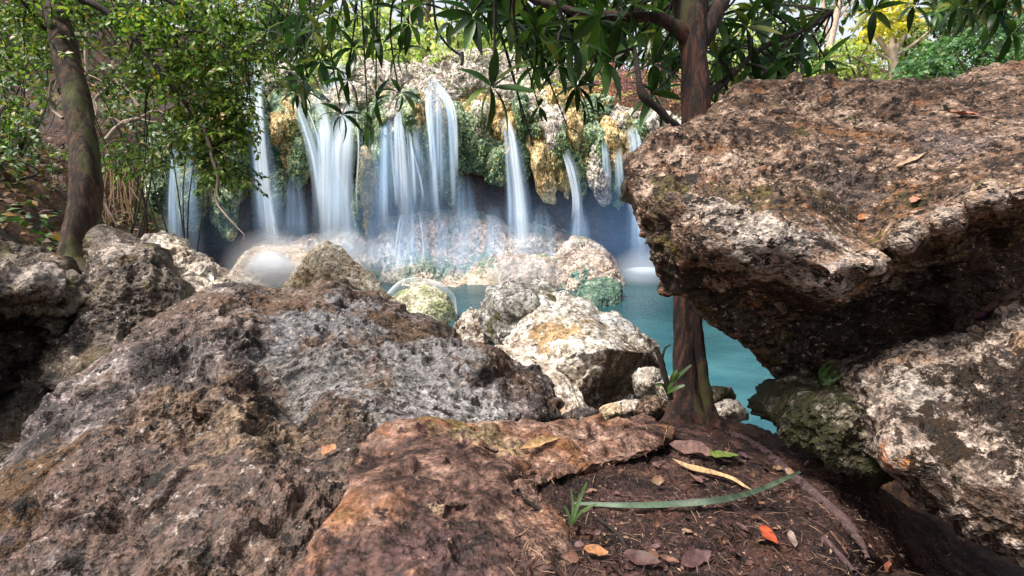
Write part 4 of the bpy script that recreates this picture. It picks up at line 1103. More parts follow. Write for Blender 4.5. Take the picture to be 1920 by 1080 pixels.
rock('mossy_boulder', 'dark mossy boulder under the tip of the overhanging one', (1550, 790),
     [(1430, 775, 1.32), (1440, 740, 1.32), (1470, 712, 1.33), (1530, 698, 1.33), (1600, 690, 1.3), (1680, 700, 1.25), (1720, 800, 1.15), (1700, 900, 1.05), (1600, 900, 1.08), (1520, 850, 1.15), (1470, 815, 1.22)],
     [(1500, 740, 1.2), (1560, 760, 1.14), (1560, 820, 1.1), (1620, 780, 1.12)], thick=0.35, nt_=420, nr=140, nb=14, rnd=0.06, r0=0.75,
     disp=karst(big=0.02, mid=0.018, fine=0.009, pits=0.010, bf=4, mf=8, ff=34, pf=18), mat=M_mossy, seed=73, keep='mossy', cat='boulder')
rock('lichen_boulder', 'white and orange lichen-crusted boulder with brown moss at the lower right', (1850, 800),
     [(1590, 700, 1.15), (1640, 668, 1.17), (1700, 640, 1.2), (1760, 632, 1.2), (1830, 610, 1.18), (1880, 588, 1.15), (1930, 562, 1.12), (2080, 520, 1.1), (2250, 700, 0.95), (2250, 1200, 0.75), (2050, 1150, 0.76), (1930, 1062, 0.80), (1860, 1035, 0.82), (1780, 985, 0.86),
      (1700, 915, 0.90), (1650, 870, 0.93), (1630, 800, 1.0), (1600, 745, 1.08)],
     [(1700, 700, 1.05), (1680, 790, 0.95), (1760, 680, 1.08), (1780, 760, 0.97), (1850, 660, 1.04), (1860, 800, 0.90), (1760, 870, 0.88), (1850, 930, 0.82), (1920, 700, 0.97), (1940, 850, 0.84), (1940, 980, 0.78), (2100, 800, 0.85)],
     thick=0.4, nt_=720, nr=230, nb=18, rnd=0.07, r0=0.85, disp=karst(big=0.02, mid=0.016, fine=0.006, pits=0.010, strata=0.008, sdir=(0.6, 0, 0.8), sfreq=14, bf=3.5, mf=9, ff=36, pf=18), mat=M_lich, seed=74, keep='lichen', cat='boulder')
# soil and reddish slab
soil_pts = [(940, 800, 1.42), (1100, 790, 1.55), (1200, 792, 1.66), (1290, 786, 1.74), (1370, 790, 1.78), (1440, 808, 1.72), (1500, 828, 1.6), (1600, 880, 1.42), (1720, 960, 1.45), (1900, 1060, 1.5), (2200, 1180, 1.5), (2100, 1300, 0.55), (1500, 1350, 0.45), (900, 1350, 0.45), (860, 1000, 0.8), (880, 880, 1.1)]
soil_in = [(1300, 850, 1.35), (1200, 880, 1.18), (1400, 880, 1.25), (1300, 950, 0.95), (1100, 950, 0.92), (1450, 980, 0.92), (1200, 1040, 0.72), (1500, 1080, 0.72), (1570, 960, 1.06), (1600, 1075, 0.80), (1690, 1000, 1.3), (1760, 1075, 1.3)]
rock('soil_bank', 'dark reddish soil strewn with dead leaves in the foreground', (1350, 1010), soil_pts, soil_in, thick=0.5, nt_=620, nr=230, nb=10, rnd=0.04, r0=0.93,
     disp=karst(big=0.014, mid=0.008, fine=0.0035, pits=0.002, bf=4, mf=12, ff=50, pf=24), mat=M_soil, seed=75, keep='soil', kind='structure', cat=None)
rock('reddish_slab', 'smooth reddish brown stone slab at the bottom centre', (830, 960),
     [(480, 1180, 0.50), (540, 1085, 0.58), (600, 990, 0.68), (650, 920, 0.80), (655, 870, 0.92), (690, 820, 1.05), (740, 792, 1.15), (850, 786, 1.22), (960, 790, 1.28), (1080, 792, 1.36), (1180, 790, 1.45), (1260, 800, 1.5), (1240, 840, 1.3), (1120, 870, 1.18), (1000, 890, 1.05), (1040, 960, 0.86), (1090, 1050, 0.7), (1120, 1200, 0.55), (800, 1300, 0.45)],
     [(780, 830, 1.02), (900, 830, 1.08), (1050, 830, 1.2), (800, 885, 0.88), (830, 900, 0.87), (960, 880, 0.98), (720, 900, 0.82), (760, 930, 0.76), (900, 950, 0.76), (700, 1000, 0.66), (850, 1020, 0.66), (980, 1040, 0.66)],
     thick=0.35, nt_=620, nr=220, nb=14, rnd=0.035, r0=0.9, disp=karst(big=0.012, mid=0.010, fine=0.0035, pits=0.005, strata=0.010, sdir=(0.1, 0.8, 0.5), sfreq=7, bf=4, mf=7, ff=40, pf=22), mat=M_slab, seed=76, keep='slab', cat='boulder', sharp=0.5)
# ================================================================== VEGETATION
M_bark_red = bark_mat('reddish_bark', [(0.42, (0.005, 0.003, 0.003)), (0.5, (0.022, 0.009, 0.006)), (0.58, (0.10, 0.036, 0.024))], moss=(0.05, 0.055, 0.012), moss_amt=(0.54, 0.64), scale=9, stretch=.12)
M_bark_brown = bark_mat('brown_bark', [(0.41, (0.008, 0.005, 0.003)), (0.5, (0.035, 0.017, 0.010)), (0.59, (0.12, 0.062, 0.036))], moss=(0.07, 0.075, 0.02), scale=6, stretch=.2)
M_bark_pale = bark_mat('pale_bark', [(0.3, (0.20, 0.13, 0.09)), (0.5, (0.45, 0.34, 0.26)), (0.7, (0.66, 0.56, 0.47))], scale=3)
M_twig_dark = bark_mat('dark_twig', [(0.3, (0.012, 0.009, 0.007)), (0.7, (0.05, 0.035, 0.025))], scale=12)
M_twig_pale = bark_mat('pale_twig', [(0.3, (0.20, 0.13, 0.10)), (0.7, (0.55, 0.42, 0.34))], scale=12)
M_twig_purple = bark_mat('purple_twig', [(0.3, (0.12, 0.03, 0.04)), (0.7, (0.36, 0.14, 0.16))], scale=6)
M_leaf_big = leaf_mat('glossy_leaf', (0.014, 0.040, 0.008), (0.032, 0.085, 0.014), (0.08, 0.17, 0.028), odd=(0.18, 0.20, 0.04), rough=0.33, trans=0.22, attr=False)
M_leaf_bigs = leaf_mat('glossy_leaf_mass', (0.014, 0.040, 0.008), (0.032, 0.085, 0.014), (0.08, 0.17, 0.028), odd=(0.18, 0.20, 0.04), rough=0.33, trans=0.22)
M_leaf_left = leaf_mat('small_leaf', (0.020, 0.048, 0.012), (0.10, 0.20, 0.028), (0.32, 0.43, 0.07), odd=(0.42, 0.32, 0.06), rough=0.35, trans=0.45)
M_leaf_bush = leaf_mat('bush_leaf', (0.02, 0.05, 0.02), (0.05, 0.12, 0.03), (0.14, 0.22, 0.05), odd=(0.30, 0.16, 0.04), rough=0.45, trans=0.3)
M_leaf_lime = leaf_mat('lime_leaf', (0.14, 0.22, 0.05), (0.44, 0.54, 0.15), (0.76, 0.76, 0.36), odd=(0.85, 0.72, 0.35), rough=0.5, trans=0.5)
M_leaf_yel = leaf_mat('yellow_leaf', (0.20, 0.22, 0.03), (0.55, 0.45, 0.04), (0.85, 0.66, 0.08), rough=0.5, trans=0.5)
M_leaf_teal = leaf_mat('blue_green_leaf', (0.03, 0.08, 0.035), (0.07, 0.17, 0.07), (0.20, 0.34, 0.14), rough=0.5, trans=0.4)
M_leaf_dry = leaf_mat('dry_leaf', (0.14, 0.04, 0.04), (0.38, 0.16, 0.12), (0.62, 0.32, 0.16), rough=0.6, trans=0.3)

rng = np.random.default_rng(12)


def wpts(l): return [P(*q) for q in l]


def tube_part(name, pts, rad, mat, parent, seg=12, wob=0.15, seed=0, sub=6, label=None):
    V, Q = tube_arrays(wpts(pts) if len(pts[0]) == 3 and not isinstance(pts, np.ndarray) else pts, rad, seg, wob, seed, sub)
    o = mesh_np(name, V, Q, mat, parent, tuple(parent.location) if parent else None)
    if label: o['label'] = label
    return o


# ---------------- centre tree
TD = 1.78
tree_c = empty('broadleaf_tree', tuple(P(1292, 790, TD).tolist()), 'slim reddish-barked tree with long glossy leaves behind the overhanging boulder', 'tree')
tube_part('trunk', [(1294, 815, TD), (1292, 785, TD), (1290, 740, TD), (1287, 680, TD), (1284, 600, TD), (1284, 520, TD), (1288, 420, 1.8), (1296, 320, 1.8), (1300, 240, 1.8), (1302, 150, 1.8), (1300, 60, 1.8), (1298, -60, 1.85), (1290, -260, 1.9)],
          [.115, .086, .060, .047, .042, .042, .044, .047, .050, .050, .052, .047, .04], M_bark_red, tree_c, seg=48, wob=0.5, seed=3, sub=14)
tube_part('stem', [(1306, 520, 1.74), (1310, 600, 1.72), (1316, 680, 1.71), (1324, 740, 1.70), (1340, 790, 1.68), (1352, 812, 1.66)], [.014, .015, .017, .019, .025, .03], M_bark_red, tree_c, seg=20, wob=0.5, seed=5, sub=10)
limbs = [([(1305, 90, 1.8), (1330, 50, 1.8), (1352, 5, 1.82), (1385, -70, 1.9), (1450, -170, 2.0)], [.034, .03, .027, .024, .015]),
         ([(1290, 70, 1.8), (1262, 48, 1.78), (1225, 33, 1.76), (1160, 30, 1.75), (1080, 22, 1.78), (980, -10, 1.85), (860, -50, 2.0), (700, -70, 2.3), (560, -80, 2.6)], [.03, .022, .018, .016, .014, .013, .012, .010, .008]),
         ([(1282, 250, 1.75), (1262, 232, 1.7), (1235, 205, 1.68), (1205, 178, 1.66), (1196, 140, 1.66), (1190, 90, 1.7)], [.016, .013, .013, .015, .009, .006]),
         ([(1305, 200, 1.82), (1360, 150, 1.95), (1430, 90, 2.05), (1500, 60, 2.1), (1560, 20, 2.15)], [.018, .014, .011, .009, .006]),
         ([(1290, -20, 1.85), (1180, -60, 1.7), (1050, -70, 1.55), (930, -60, 1.5)], [.03, .022, .016, .01]),
         ([(1385, -70, 1.9), (1500, -90, 2.0), (1650, -70, 2.1), (1800, -60, 2.1), (1930, -30, 2.1)], [.022, .018, .014, .011, .008])]
limb_pts = []
for k, (l, r) in enumerate(limbs):
    tube_part('branch', l, r, M_bark_red if k < 2 else M_twig_dark, tree_c, seg=14, wob=0.25, seed=20 + k)
    a = np.array(wpts(l))
    for t in np.linspace(0, len(a) - 1.001, 30):
        i = int(t); limb_pts.append(a[i] + (a[i + 1] - a[i]) * (t - i))
limb_pts = np.array(limb_pts)

WH = [(925, 165, 1.62, 1.05), (1005, 55, 1.65, 1), (955, 35, 1.7, 1), (1048, 120, 1.75, 1), (1120, 40, 1.7, 1), (1150, 115, 1.75, 1), (1085, 165, 1.9, .9), (1000, 125, 1.8, .9), (1185, 10, 1.7, 1), (1225, 120, 1.9, .9), (1235, 60, 1.9, 1),
      (885, 25, 1.7, 1), (1095, 205, 2.4, .55), (1010, 200, 2.4, .55), (985, 248, 2.5, .55), (1065, 240, 2.6, .5), (1120, 190, 2.5, .5), (1000, 275, 2.5, .45), (1350, 115, 1.9, 1), (1400, 55, 1.95, 1), (1380, 180, 2.0, 1), (1445, 25, 2.0, 1), (1455, 110, 2.0, 1), (1500, 60, 2.1, .9),
      (1520, 150, 1.95, 1), (1420, 160, 2.0, 1), (1470, 175, 2.1, .9), (1550, 115, 2.1, .9), (1345, 35, 1.95, 1), (1225, 175, 1.9, 1), (1075, 75, 1.6, 1), (970, 85, 1.7, .9),
      (750, 95, 2.3, .95), (700, 60, 2.3, 1), (748, 175, 2.4, .9), (650, 150, 2.5, .9), (600, 115, 2.5, .9), (565, 150, 2.6, .9), (640, 215, 2.6, .9), (690, 235, 2.6, .8), (590, 60, 2.4, 1), (620, 30, 2.4, 1),
      (540, 90, 2.6, .9), (500, 60, 2.6, .9), (660, 90, 2.4, .9), (705, 190, 2.5, .9), (765, 45, 2.3, .9), (700, 10, 2.2, 1), (640, -5, 2.3, 1), (790, 5, 2.1, 1), (560, 25, 2.5, .9), (1800, 15, 2.2, 1), (1875, 25, 2.2, 1), (1640, 20, 2.3, .9), (1905, 60, 2.2, .9), (1720, 10, 2.2, .9)]
tmpl = []
for bd, fd in ((0.05, .35), (0.15, .3), (0.28, .3), (0.42, .25)):
    T, Q = leaf_template('lance', bd, fd, 6)
    me = bpy.data.meshes.new('leaf')
    me.from_pydata(T.tolist(), [], Q.tolist()); me.update()
    for p_ in me.polygons: p_.use_smooth = True
    me.materials.append(M_leaf_big)
    tmpl.append(me)
rest = Acc(); twigs = Acc(); n_leaf = 0


def whorl(c, size, n, axis, hero):
    global n_leaf
    axis = np.array(axis, float); axis /= np.linalg.norm(axis)
    a = np.cross(axis, [0.3, 0.2, 0.9]); a /= np.linalg.norm(a); b_ = np.cross(axis, a)
    ph = rng.random() * 6.28
    D = []; Ps = []
    for k in range(n):
        th = ph + k * 2.4
        el = rng.uniform(-0.05, 0.6)
        d = (a * math.cos(th) + b_ * math.sin(th)) * math.cos(el) + axis * math.sin(el)
        d = d + np.array([0, 0, -0.02])
        D.append(d / np.linalg.norm(d)); Ps.append(c - axis * rng.uniform(0, 0.035) * size / .13)
    D = np.array(D); Ps = np.array(Ps)
    sz = size * rng.uniform(0.75, 1.15, n)
    if hero and n_leaf + n <= 300:
        M = frames(D, roll=rng.normal(0, .35, n))
        for k in range(n):
            o = bpy.data.objects.new('leaf', tmpl[int(rng.integers(0, 4))])
            COL.objects.link(o); o.parent = tree_c
            mat = Matrix([list(M[k][0]) + [0], list(M[k][1]) + [0], list(M[k][2]) + [0], [0, 0, 0, 1]])
            o.matrix_local = Matrix.Translation(Vector(Ps[k] - np.array(tree_c.location))) @ mat @ Matrix.Diagonal((sz[k], sz[k], sz[k], 1))
            n_leaf += 1
    else:
        Vl, Ql, tl = leaves_mesh(Ps, D, sz, 'lance', rng, 0.45, 4, 0.35)
        rest.add(Vl, Ql, tl)


def add_twig(c, pool=limb_pts, r=0.004, rmin=0.0025, acc=twigs, sag=0.12):
    j = np.argmin(((pool - c) ** 2 * np.array([1, 1, 0.5])).sum(1) + (pool[:, 2] < c[2] - 0.1) * 0.3)
    s = pool[j]
    mid = (s + c) / 2 + np.array([rng.normal(0, .03), rng.normal(0, .03), sag * np.linalg.norm(s - c) * 0.6])
    V, Q = tube_arrays([s, mid, c], [r * 1.6, r * 1.2, rmin], 6, 0, 0, 4)
    acc.add(V, Q)


for (x, y, d, s) in WH:
    c = P(x, y, d)
    add_twig(c)
    ax = (rng.normal(0, .4), -1 + rng.normal(0, .25), rng.uniform(-.5, .15))
    whorl(c, 0.135 * s * (1.0 if d < 2.15 else 1.02), int(rng.integers(8, 11)) if d < 2.15 else 8, ax, d < 2.12)
# fuller canopy behind the nearest whorls
dense = [(1000, 20, 170, 60, 2.0, 2.6, 26), (1100, 75, 120, 55, 2.0, 2.6, 28), (1190, 40, 70, 60, 2.0, 2.7, 16), (1400, 60, 110, 70, 2.1, 2.8, 22), (1440, 150, 110, 45, 2.1, 2.8, 20), (600, 40, 100, 40, 2.6, 3.3, 10), (590, 150, 70, 40, 2.7, 3.3, 5),
         (1250, 60, 60, 70, 2.0, 2.6, 10), (930, 5, 60, 20, 1.9, 2.4, 5), (1840, 10, 90, 35, 2.2, 2.8, 12), (1340, -40, 600, 40, 2.0, 3.0, 50), (1050, -220, 500, 160, 1.8, 3.0, 70), (1350, 220, 30, 20, 2.0, 2.3, 4)]
for (x, y, rx, ry, d0, d1, n) in dense:
    for k in range(n):
        t = rng.random() * 6.28; q = math.sqrt(rng.random())
        c = P(x + rx * q * math.cos(t), y + ry * q * math.sin(t), rng.uniform(d0, d1))
        if k % 2 == 0: add_twig(c, r=0.003)
        whorl(c, 0.118, 9, (rng.normal(0, .5), rng.normal(-.7, .4), rng.uniform(-.6, .3)), False)
o = rest.build('foliage', M_leaf_bigs, tree_c); o['kind'] = 'stuff'
o = twigs.build('twigs', M_twig_dark, tree_c); o['kind'] = 'stuff'

# ---------------- left tree
tree_l = empty('leaning_tree', tuple(P(150, 500, 3.0).tolist()), 'brown leaning tree trunk with small bright green leaves at the left', 'tree')
tube_part('trunk', [(150, 530, 2.95), (146, 490, 3.0), (148, 440, 3.0), (158, 380, 3.0), (162, 320, 3.02), (155, 240, 3.05), (138, 160, 3.1), (118, 80, 3.15), (98, 10, 3.2), (75, -80, 3.3), (40, -220, 3.4)],
          [.12, .10, .088, .08, .076, .072, .07, .066, .062, .058, .05], M_bark_brown, tree_l, seg=36, wob=0.22, seed=40, sub=12)
ll = [([(112, 60, 3.15), (60, 5, 3.2), (30, -40, 3.2)], [.012, .01, .008]), ([(90, 60, 3.2), (55, 20, 3.1), (20, -30, 3.0)], [.012, .009, .006]),
      ([(90, -20, 3.2), (180, 10, 3.2), (240, 60, 3.25), (290, 120, 3.3), (350, 200, 3.35), (400, 280, 3.4)], [.03, .022, .018, .013, .009, .005]),
      ([(85, -60, 3.25), (220, -40, 3.3), (330, 10, 3.4), (410, 90, 3.5), (440, 180, 3.55)], [.03, .02, .015, .01, .005]),
      ([(80, -80, 3.25), (250, -90, 3.3), (420, -60, 3.4), (520, 0, 3.5), (560, 60, 3.5)], [.028, .02, .015, .01, .005]),
      ([(85, -50, 3.3), (20, -80, 3.2), (-80, -60, 3.2)], [.025, .02, .01]),
      ([(240, 60, 3.25), (300, 70, 3.2), (380, 60, 3.2), (460, 110, 3.2)], [.012, .01, .007, .004])]
lp = []
for k, (l, r) in enumerate(ll):
    tube_part('branch', l, r, M_twig_dark, tree_l, seg=8, wob=0.2, seed=60 + k)
    a = np.array(wpts(l))
    for t in np.linspace(0, len(a) - 1.001, 26):
        i = int(t); lp.append(a[i] + (a[i + 1] - a[i]) * (t - i))
lp = np.array(lp)
accL = Acc(); twL = Acc()


def sprig(c, L, n, size, acc, direction=None, kind='oval', bend=0.3, tw=None):
    """a small shoot with leaves set alternately along it"""
    d = np.array(direction if direction is not None else (rng.normal(0, .6), rng.normal(0, .6), rng.uniform(-.8, .2)))
    d = d / np.linalg.norm(d)
    side = np.cross(d, [0, 0, 1.0]); side /= np.linalg.norm(side) + 1e-6
    t = np.linspace(0.1, 1, n)
    pos = c + d * (t * L)[:, None] + np.array([0, 0, -0.12 * L]) * (t ** 2)[:, None]
    s = np.where(np.arange(n) % 2 == 0, 1, -1)[:, None]
    D = d * 0.55 + side * s * 0.9 + rng.normal(0, .35, (n, 3)) + np.array([0, 0, -0.15])
    Vl, Ql, tl = leaves_mesh(pos, D, size * rng.uniform(.7, 1.2, n), kind, rng, bend, 2, 0.5)
    acc.add(Vl, Ql, tl)
    if tw is not None:
        Vt, Qt = tube_arrays([c, c + d * L * .5, pos[-1]], [.003, .0025, .0015], 4, 0, 0, 2)
        tw.add(Vt, Qt)


# (px,py,rx,ry,d0,d1,count)
LC = [(400, 60, 120, 80, 3.1, 3.8, 100), (300, 90, 90, 80, 3.1, 3.8, 70), (400, 180, 80, 80, 3.2, 3.8, 80), (415, 270, 55, 60, 3.3, 3.7, 42), (350, 230, 60, 60, 3.2, 3.7, 26), (250, 60, 80, 60, 3.0, 3.6, 26), (260, 290, 60, 30, 3.4, 3.9, 18), (480, 60, 70, 60, 3.2, 3.8, 36), (240, 160, 60, 40, 3.3, 3.8, 8),
      (60, 60, 90, 60, 3.0, 3.9, 56), (30, 180, 60, 50, 3.3, 4.2, 18), (320, 0, 260, 30, 3.0, 3.8, 60), (60, 0, 100, 30, 3.0, 3.8, 50), (230, -180, 420, 140, 2.8, 4.2, 40), (440, 215, 36, 60, 3.3, 3.6, 40), (420, 330, 40, 22, 3.4, 3.7, 20), (190, 280, 40, 30, 3.5, 3.9, 12)]
for (x, y, rx, ry, d0, d1, n) in LC:
    for k in range(int(n * 1.4)):
        t = rng.random() * 6.28; q = math.sqrt(rng.random())
        c = P(x + rx * q * math.cos(t), y + ry * q * math.sin(t), rng.uniform(d0, d1))
        if k % 5 == 0: add_twig(c, lp, 0.003, 0.002, twL, 0.2)
        sprig(c, rng.uniform(.10, .2), int(rng.integers(10, 17)), 0.043, accL, tw=twL)
o = accL.build('foliage', M_leaf_left, tree_l); o['kind'] = 'stuff'
o = twL.build('twigs', M_twig_dark, tree_l); o['kind'] = 'stuff'


# ---------------- shrubs, bank plants, trees beyond
def shrub(name, label, cat, base, blobs, mat, leaf, twmat, group=None, kind='oval', count=40, stems=6, spread=1.0, tw_r=0.008):
    root = empty(name, tuple(base), label, cat, group)
    acc = Acc(); tw = Acc()
    bl = []
    for (x, y, rx, ry, d, n) in blobs:
        for k in range(n):
            t = rng.random() * 6.28; q = math.sqrt(rng.random())
            c = P(x + rx * q * math.cos(t), y + ry * q * math.sin(t), d + rng.normal(0, rx / F * d * 0.35))
            bl.append(c)
            sprig(c, leaf * 2.5, 9, leaf, acc, kind=kind)
    bl = np.array(bl)
    for k in range(stems):
        tgt = bl[rng.integers(0, len(bl))]
        b0 = np.array(base) + rng.normal(0, .05, 3) * [1, 1, 0]
        mid = (b0 + tgt) / 2 + rng.normal(0, .12, 3)
        V, Q = tube_arrays([b0, mid, tgt], [tw_r * 1.5, tw_r, tw_r * .4], 6, 0.1, k, 5)
        tw.add(V, Q)
    o = acc.build('foliage', mat, root); o['kind'] = 'stuff'
    o = tw.build('stems', twmat, root); o['kind'] = 'stuff'
    return root


def gz(x, y):
    return float(ground_h(np.array([float(x)]), np.array([float(y)]))[0])


def gbase(px, d):
    q = P(px, 400, d); return (q[0], q[1], gz(q[0], q[1]) - 0.03)


def ground_hit(px, py):
    h = hit('ground', px, py)
    return h[0] if h else None


bank = [('bank_bush', 'leafy bush on the earth bank left of the leaning trunk', 40, 5.2, [(40, 150, 70, 70, 5.2, 60), (20, 240, 50, 30, 5.0, 24), (70, 60, 80, 50, 5.6, 50)], M_leaf_bush, .07),
        ('bank_bush', 'bush with yellowish leaves just right of the leaning trunk', 235, 5.2, [(240, 240, 60, 50, 5.2, 44), (215, 150, 60, 60, 5.4, 40), (215, 300, 50, 18, 5.0, 18)], M_leaf_bush, .07),
        ('bank_bush', 'tall bush climbing the bank between the trunk and the first stream', 330, 6.5, [(300, 130, 80, 80, 6.5, 70), (350, 220, 50, 50, 6.6, 30), (390, 120, 60, 60, 7.2, 40)], M_leaf_bush, .09),
        ('bank_bush', 'low dark plant at the far left edge above the layered boulder', 10, 4.4, [(5, 300, 40, 24, 4.4, 16), (20, 200, 30, 30, 4.6, 16)], M_leaf_bush, .06)]
for (nm, lb, px, d, bl, mt, lf) in bank:
    shrub(nm, lb, 'bush', gbase(px, d), bl, mt, lf, M_twig_dark)

far_v = [
    ('yellow_green_bush', 'sunlit yellow-green bush above the cliff, left of the pale trunks', 700, 13.0, [(700, 40, 60, 50, 13, 90), (650, 60, 50, 50, 13.5, 60), (700, 90, 70, 24, 12.5, 50)], M_leaf_lime, .16),
    ('yellow_green_bush', 'sunlit lime bush directly above the centre stream', 850, 14.0, [(850, 50, 70, 40, 14, 100), (830, 85, 90, 18, 13, 80), (900, 70, 60, 30, 14, 60)], M_leaf_lime, .16),
    ('yellow_green_bush', 'lime and cream bush behind the dark canopy of the centre tree', 1020, 15.0, [(1000, 60, 80, 60, 15, 90), (1100, 70, 80, 60, 15.5, 80)], M_leaf_lime, .18),
    ('green_tree', 'tall green tree behind the left end of the cliff', 520, 14.0, [(520, 20, 90, 60, 14, 120), (440, 60, 70, 50, 14, 80), (580, 70, 60, 50, 14, 80), (520, -120, 160, 90, 14, 150)], M_leaf_bush, .17),
    ('green_tree', 'green tree above the left bank', 250, 12.0, [(250, -10, 160, 60, 12, 150), (100, 20, 120, 60, 12, 120), (200, -150, 260, 90, 12, 180)], M_leaf_bush, .16),
    ('green_tree', 'olive tree seen between the centre trunk and the boulder top', 1400, 15.0, [(1380, 60, 90, 60, 15, 110), (1450, 130, 90, 30, 14, 90), (1330, 140, 60, 50, 14, 60)], M_leaf_lime, .17),
    ('blue_green_bush', 'blue-green bushes at the right above the boulder', 1800, 11.0, [(1800, 100, 90, 36, 11, 130), (1880, 70, 70, 50, 11, 90), (1740, 130, 60, 24, 10.5, 60)], M_leaf_teal, .13),
    ('blue_green_bush', 'darker green tree at the top right corner', 1850, 13.0, [(1850, 20, 100, 50, 13, 120), (1750, 60, 60, 50, 13, 70), (1950, 60, 90, 80, 13, 100), (1850, -120, 160, 90, 13, 120)], M_leaf_bush, .15),
    ('yellow_green_bush', 'low lime bush left of the small yellow tree', 1600, 12.0, [(1590, 90, 55, 18, 12, 50), (1560, 140, 70, 20, 12, 60), (1620, 130, 50, 24, 12, 40)], M_leaf_lime, .13),
    ('green_tree', 'green shrub right of the small yellow tree', 1720, 12.5, [(1725, 110, 40, 40, 12.5, 50), (1700, 60, 40, 30, 12.5, 26)], M_leaf_lime, .13),
]
for (nm, lb, px, d, bl, mt, lf) in far_v:
    shrub(nm, lb, 'tree' if 'tree' in nm else 'bush', gbase(px, d), bl, mt, lf, M_bark_brown, stems=8, tw_r=0.03)


def pale_tree(name, label, pts, rad, limbs_, crown, cmat, leaf=0.14, bark=None):
    base = P(*pts[0])
    root = empty(name, tuple(base.tolist()), label, 'tree')
    tube_part('trunk', pts, rad, bark or M_bark_pale, root, seg=10, wob=0.15, seed=int(pts[0][0]))
    for l, r in limbs_: tube_part('branch', l, r, bark or M_bark_pale, root, seg=7, wob=0.1, seed=9)
    if crown:
        acc = Acc()
        for (x, y, rx, ry, d, n) in crown:
            for k in range(n):
                t = rng.random() * 6.28; q = math.sqrt(rng.random())
                sprig(P(x + rx * q * math.cos(t), y + ry * q * math.sin(t), d + rng.normal(0, .3)), leaf * 2.2, 9, leaf, acc)
        acc.build('crown', cmat, root)


pale_tree('small_pale_tree', 'small tree with pale forked trunk and yellow crown above the boulder', [(1676, 190, 12), (1676, 150, 12), (1674, 110, 12), (1672, 85, 12)], [.13, .11, .10, .08],
          [([(1673, 110, 12), (1655, 85, 12), (1640, 60, 12), (1632, 40, 12)], [.08, .06, .04, .02]), ([(1674, 100, 12), (1690, 75, 12), (1706, 50, 12), (1712, 20, 12)], [.08, .06, .04, .02]),
           ([(1672, 90, 12), (1672, 50, 12), (1668, 10, 12)], [.07, .05, .02]), ([(1676, 105, 12), (1710, 85, 12), (1740, 60, 12.2)], [.06, .04, .02]), ([(1670, 115, 12), (1645, 100, 12), (1620, 95, 12)], [.05, .03, .015])],
          [(1660, 30, 40, 26, 12, 46), (1690, 20, 36, 24, 12, 40), (1635, 55, 20, 20, 12, 18)], M_leaf_yel)
pale_tree('slender_pale_tree', 'straight pinkish-white trunk above the crest, left of two', [(778, 125, 15), (777, 80, 15), (775, 30, 15), (774, -60, 15), (770, -220, 15)], [.15, .13, .12, .12, .1],
          [([(775, 20, 15), (750, -30, 15), (730, -80, 15)], [.05, .04, .02])], [(770, -200, 120, 60, 15, 60)], M_leaf_lime, .18)
pale_tree('slender_brown_tree', 'thinner brown trunk above the crest, right of the pinkish one', [(800, 118, 14), (801, 70, 14), (803, 20, 14), (805, -80, 14), (810, -200, 14)], [.10, .09, .08, .07, .06],
          [([(803, 10, 14), (825, -30, 14), (840, -80, 14)], [.04, .03, .02])], [(820, -190, 100, 60, 14, 50)], M_leaf_lime, .18, M_bark_brown)
pale_tree('leaning_pale_tree', 'pale leaning trunk in front of the bright sky gap', [(1545, 160, 16), (1555, 90, 16), (1566, 40, 16), (1580, -20, 16), (1600, -120, 16)], [.12, .11, .10, .09, .07],
          [([(1556, 90, 16), (1548, 40, 16), (1542, -10, 16)], [.05, .05, .04]), ([(1566, 40, 16), (1590, 10, 16), (1612, -30, 16)], [.05, .04, .03])], [(1600, -150, 120, 60, 16, 60)], M_leaf_lime, .18)

# hanging dark vine with a stub, above the crest
vine = empty('hanging_vine', tuple(P(868, 115, 5.0).tolist()), 'thin dark vine curving down to a short stub above the crest', 'vine')
tube_part('vine_stem', [(800, -80, 4.6), (812, 0, 4.7), (818, 50, 4.8), (835, 80, 4.9), (855, 98, 5.0), (866, 102, 5.0)], [.014, .012, .012, .011, .012, .013], M_twig_dark, vine, seg=8)
tube_part('stub', [(866, 98, 5.0), (867, 110, 5.0), (866, 122, 5.0)], [.02, .02, .017], M_twig_dark, vine, seg=8)

# ---------------- bare twigs and roots on the left bank
BT = [('pale hooked bare branch left of the leaning trunk', [(118, 222, 3.4), (98, 205, 3.5), (93, 180, 3.5), (97, 155, 3.5), (108, 147, 3.4)], [.010, .010, .010, .008, .006]),
      ('pale forked bare branch right of the leaning trunk', [(165, 240, 4.2), (182, 215, 4.2), (178, 190, 4.2), (200, 165, 4.2), (217, 148, 4.2)], [.018, .016, .014, .012, .007]),
      ('pinkish curved bare branch across the bank', [(200, 262, 4.6), (228, 232, 4.6), (262, 222, 4.6), (292, 208, 4.6), (312, 216, 4.6)], [.024, .020, .018, .014, .008]),
      ('long brown bare branch rising behind the bush', [(260, 200, 4.8), (228, 150, 4.8), (211, 118, 4.8), (238, 95, 4.8)], [.016, .014, .012, .006]),
      ('grey twig drooping over the first stream', [(378, 230, 3.3), (392, 270, 3.3), (398, 300, 3.3), (408, 330, 3.3), (405, 375, 3.3), (425, 405, 3.25), (458, 440, 3.2)], [.010, .010, .009, .008, .006, .005, .002]),
      ('pale root hanging in front of the dark hollow', [(190, 345, 4.2), (196, 380, 4.2), (210, 405, 4.2), (216, 418, 4.2)], [.010, .009, .007, .004]),
      ('thin whitish vertical stem right of the trunk', [(163, 60, 4.4), (161, 100, 4.4), (162, 140, 4.4)], [.014, .013, .012])]
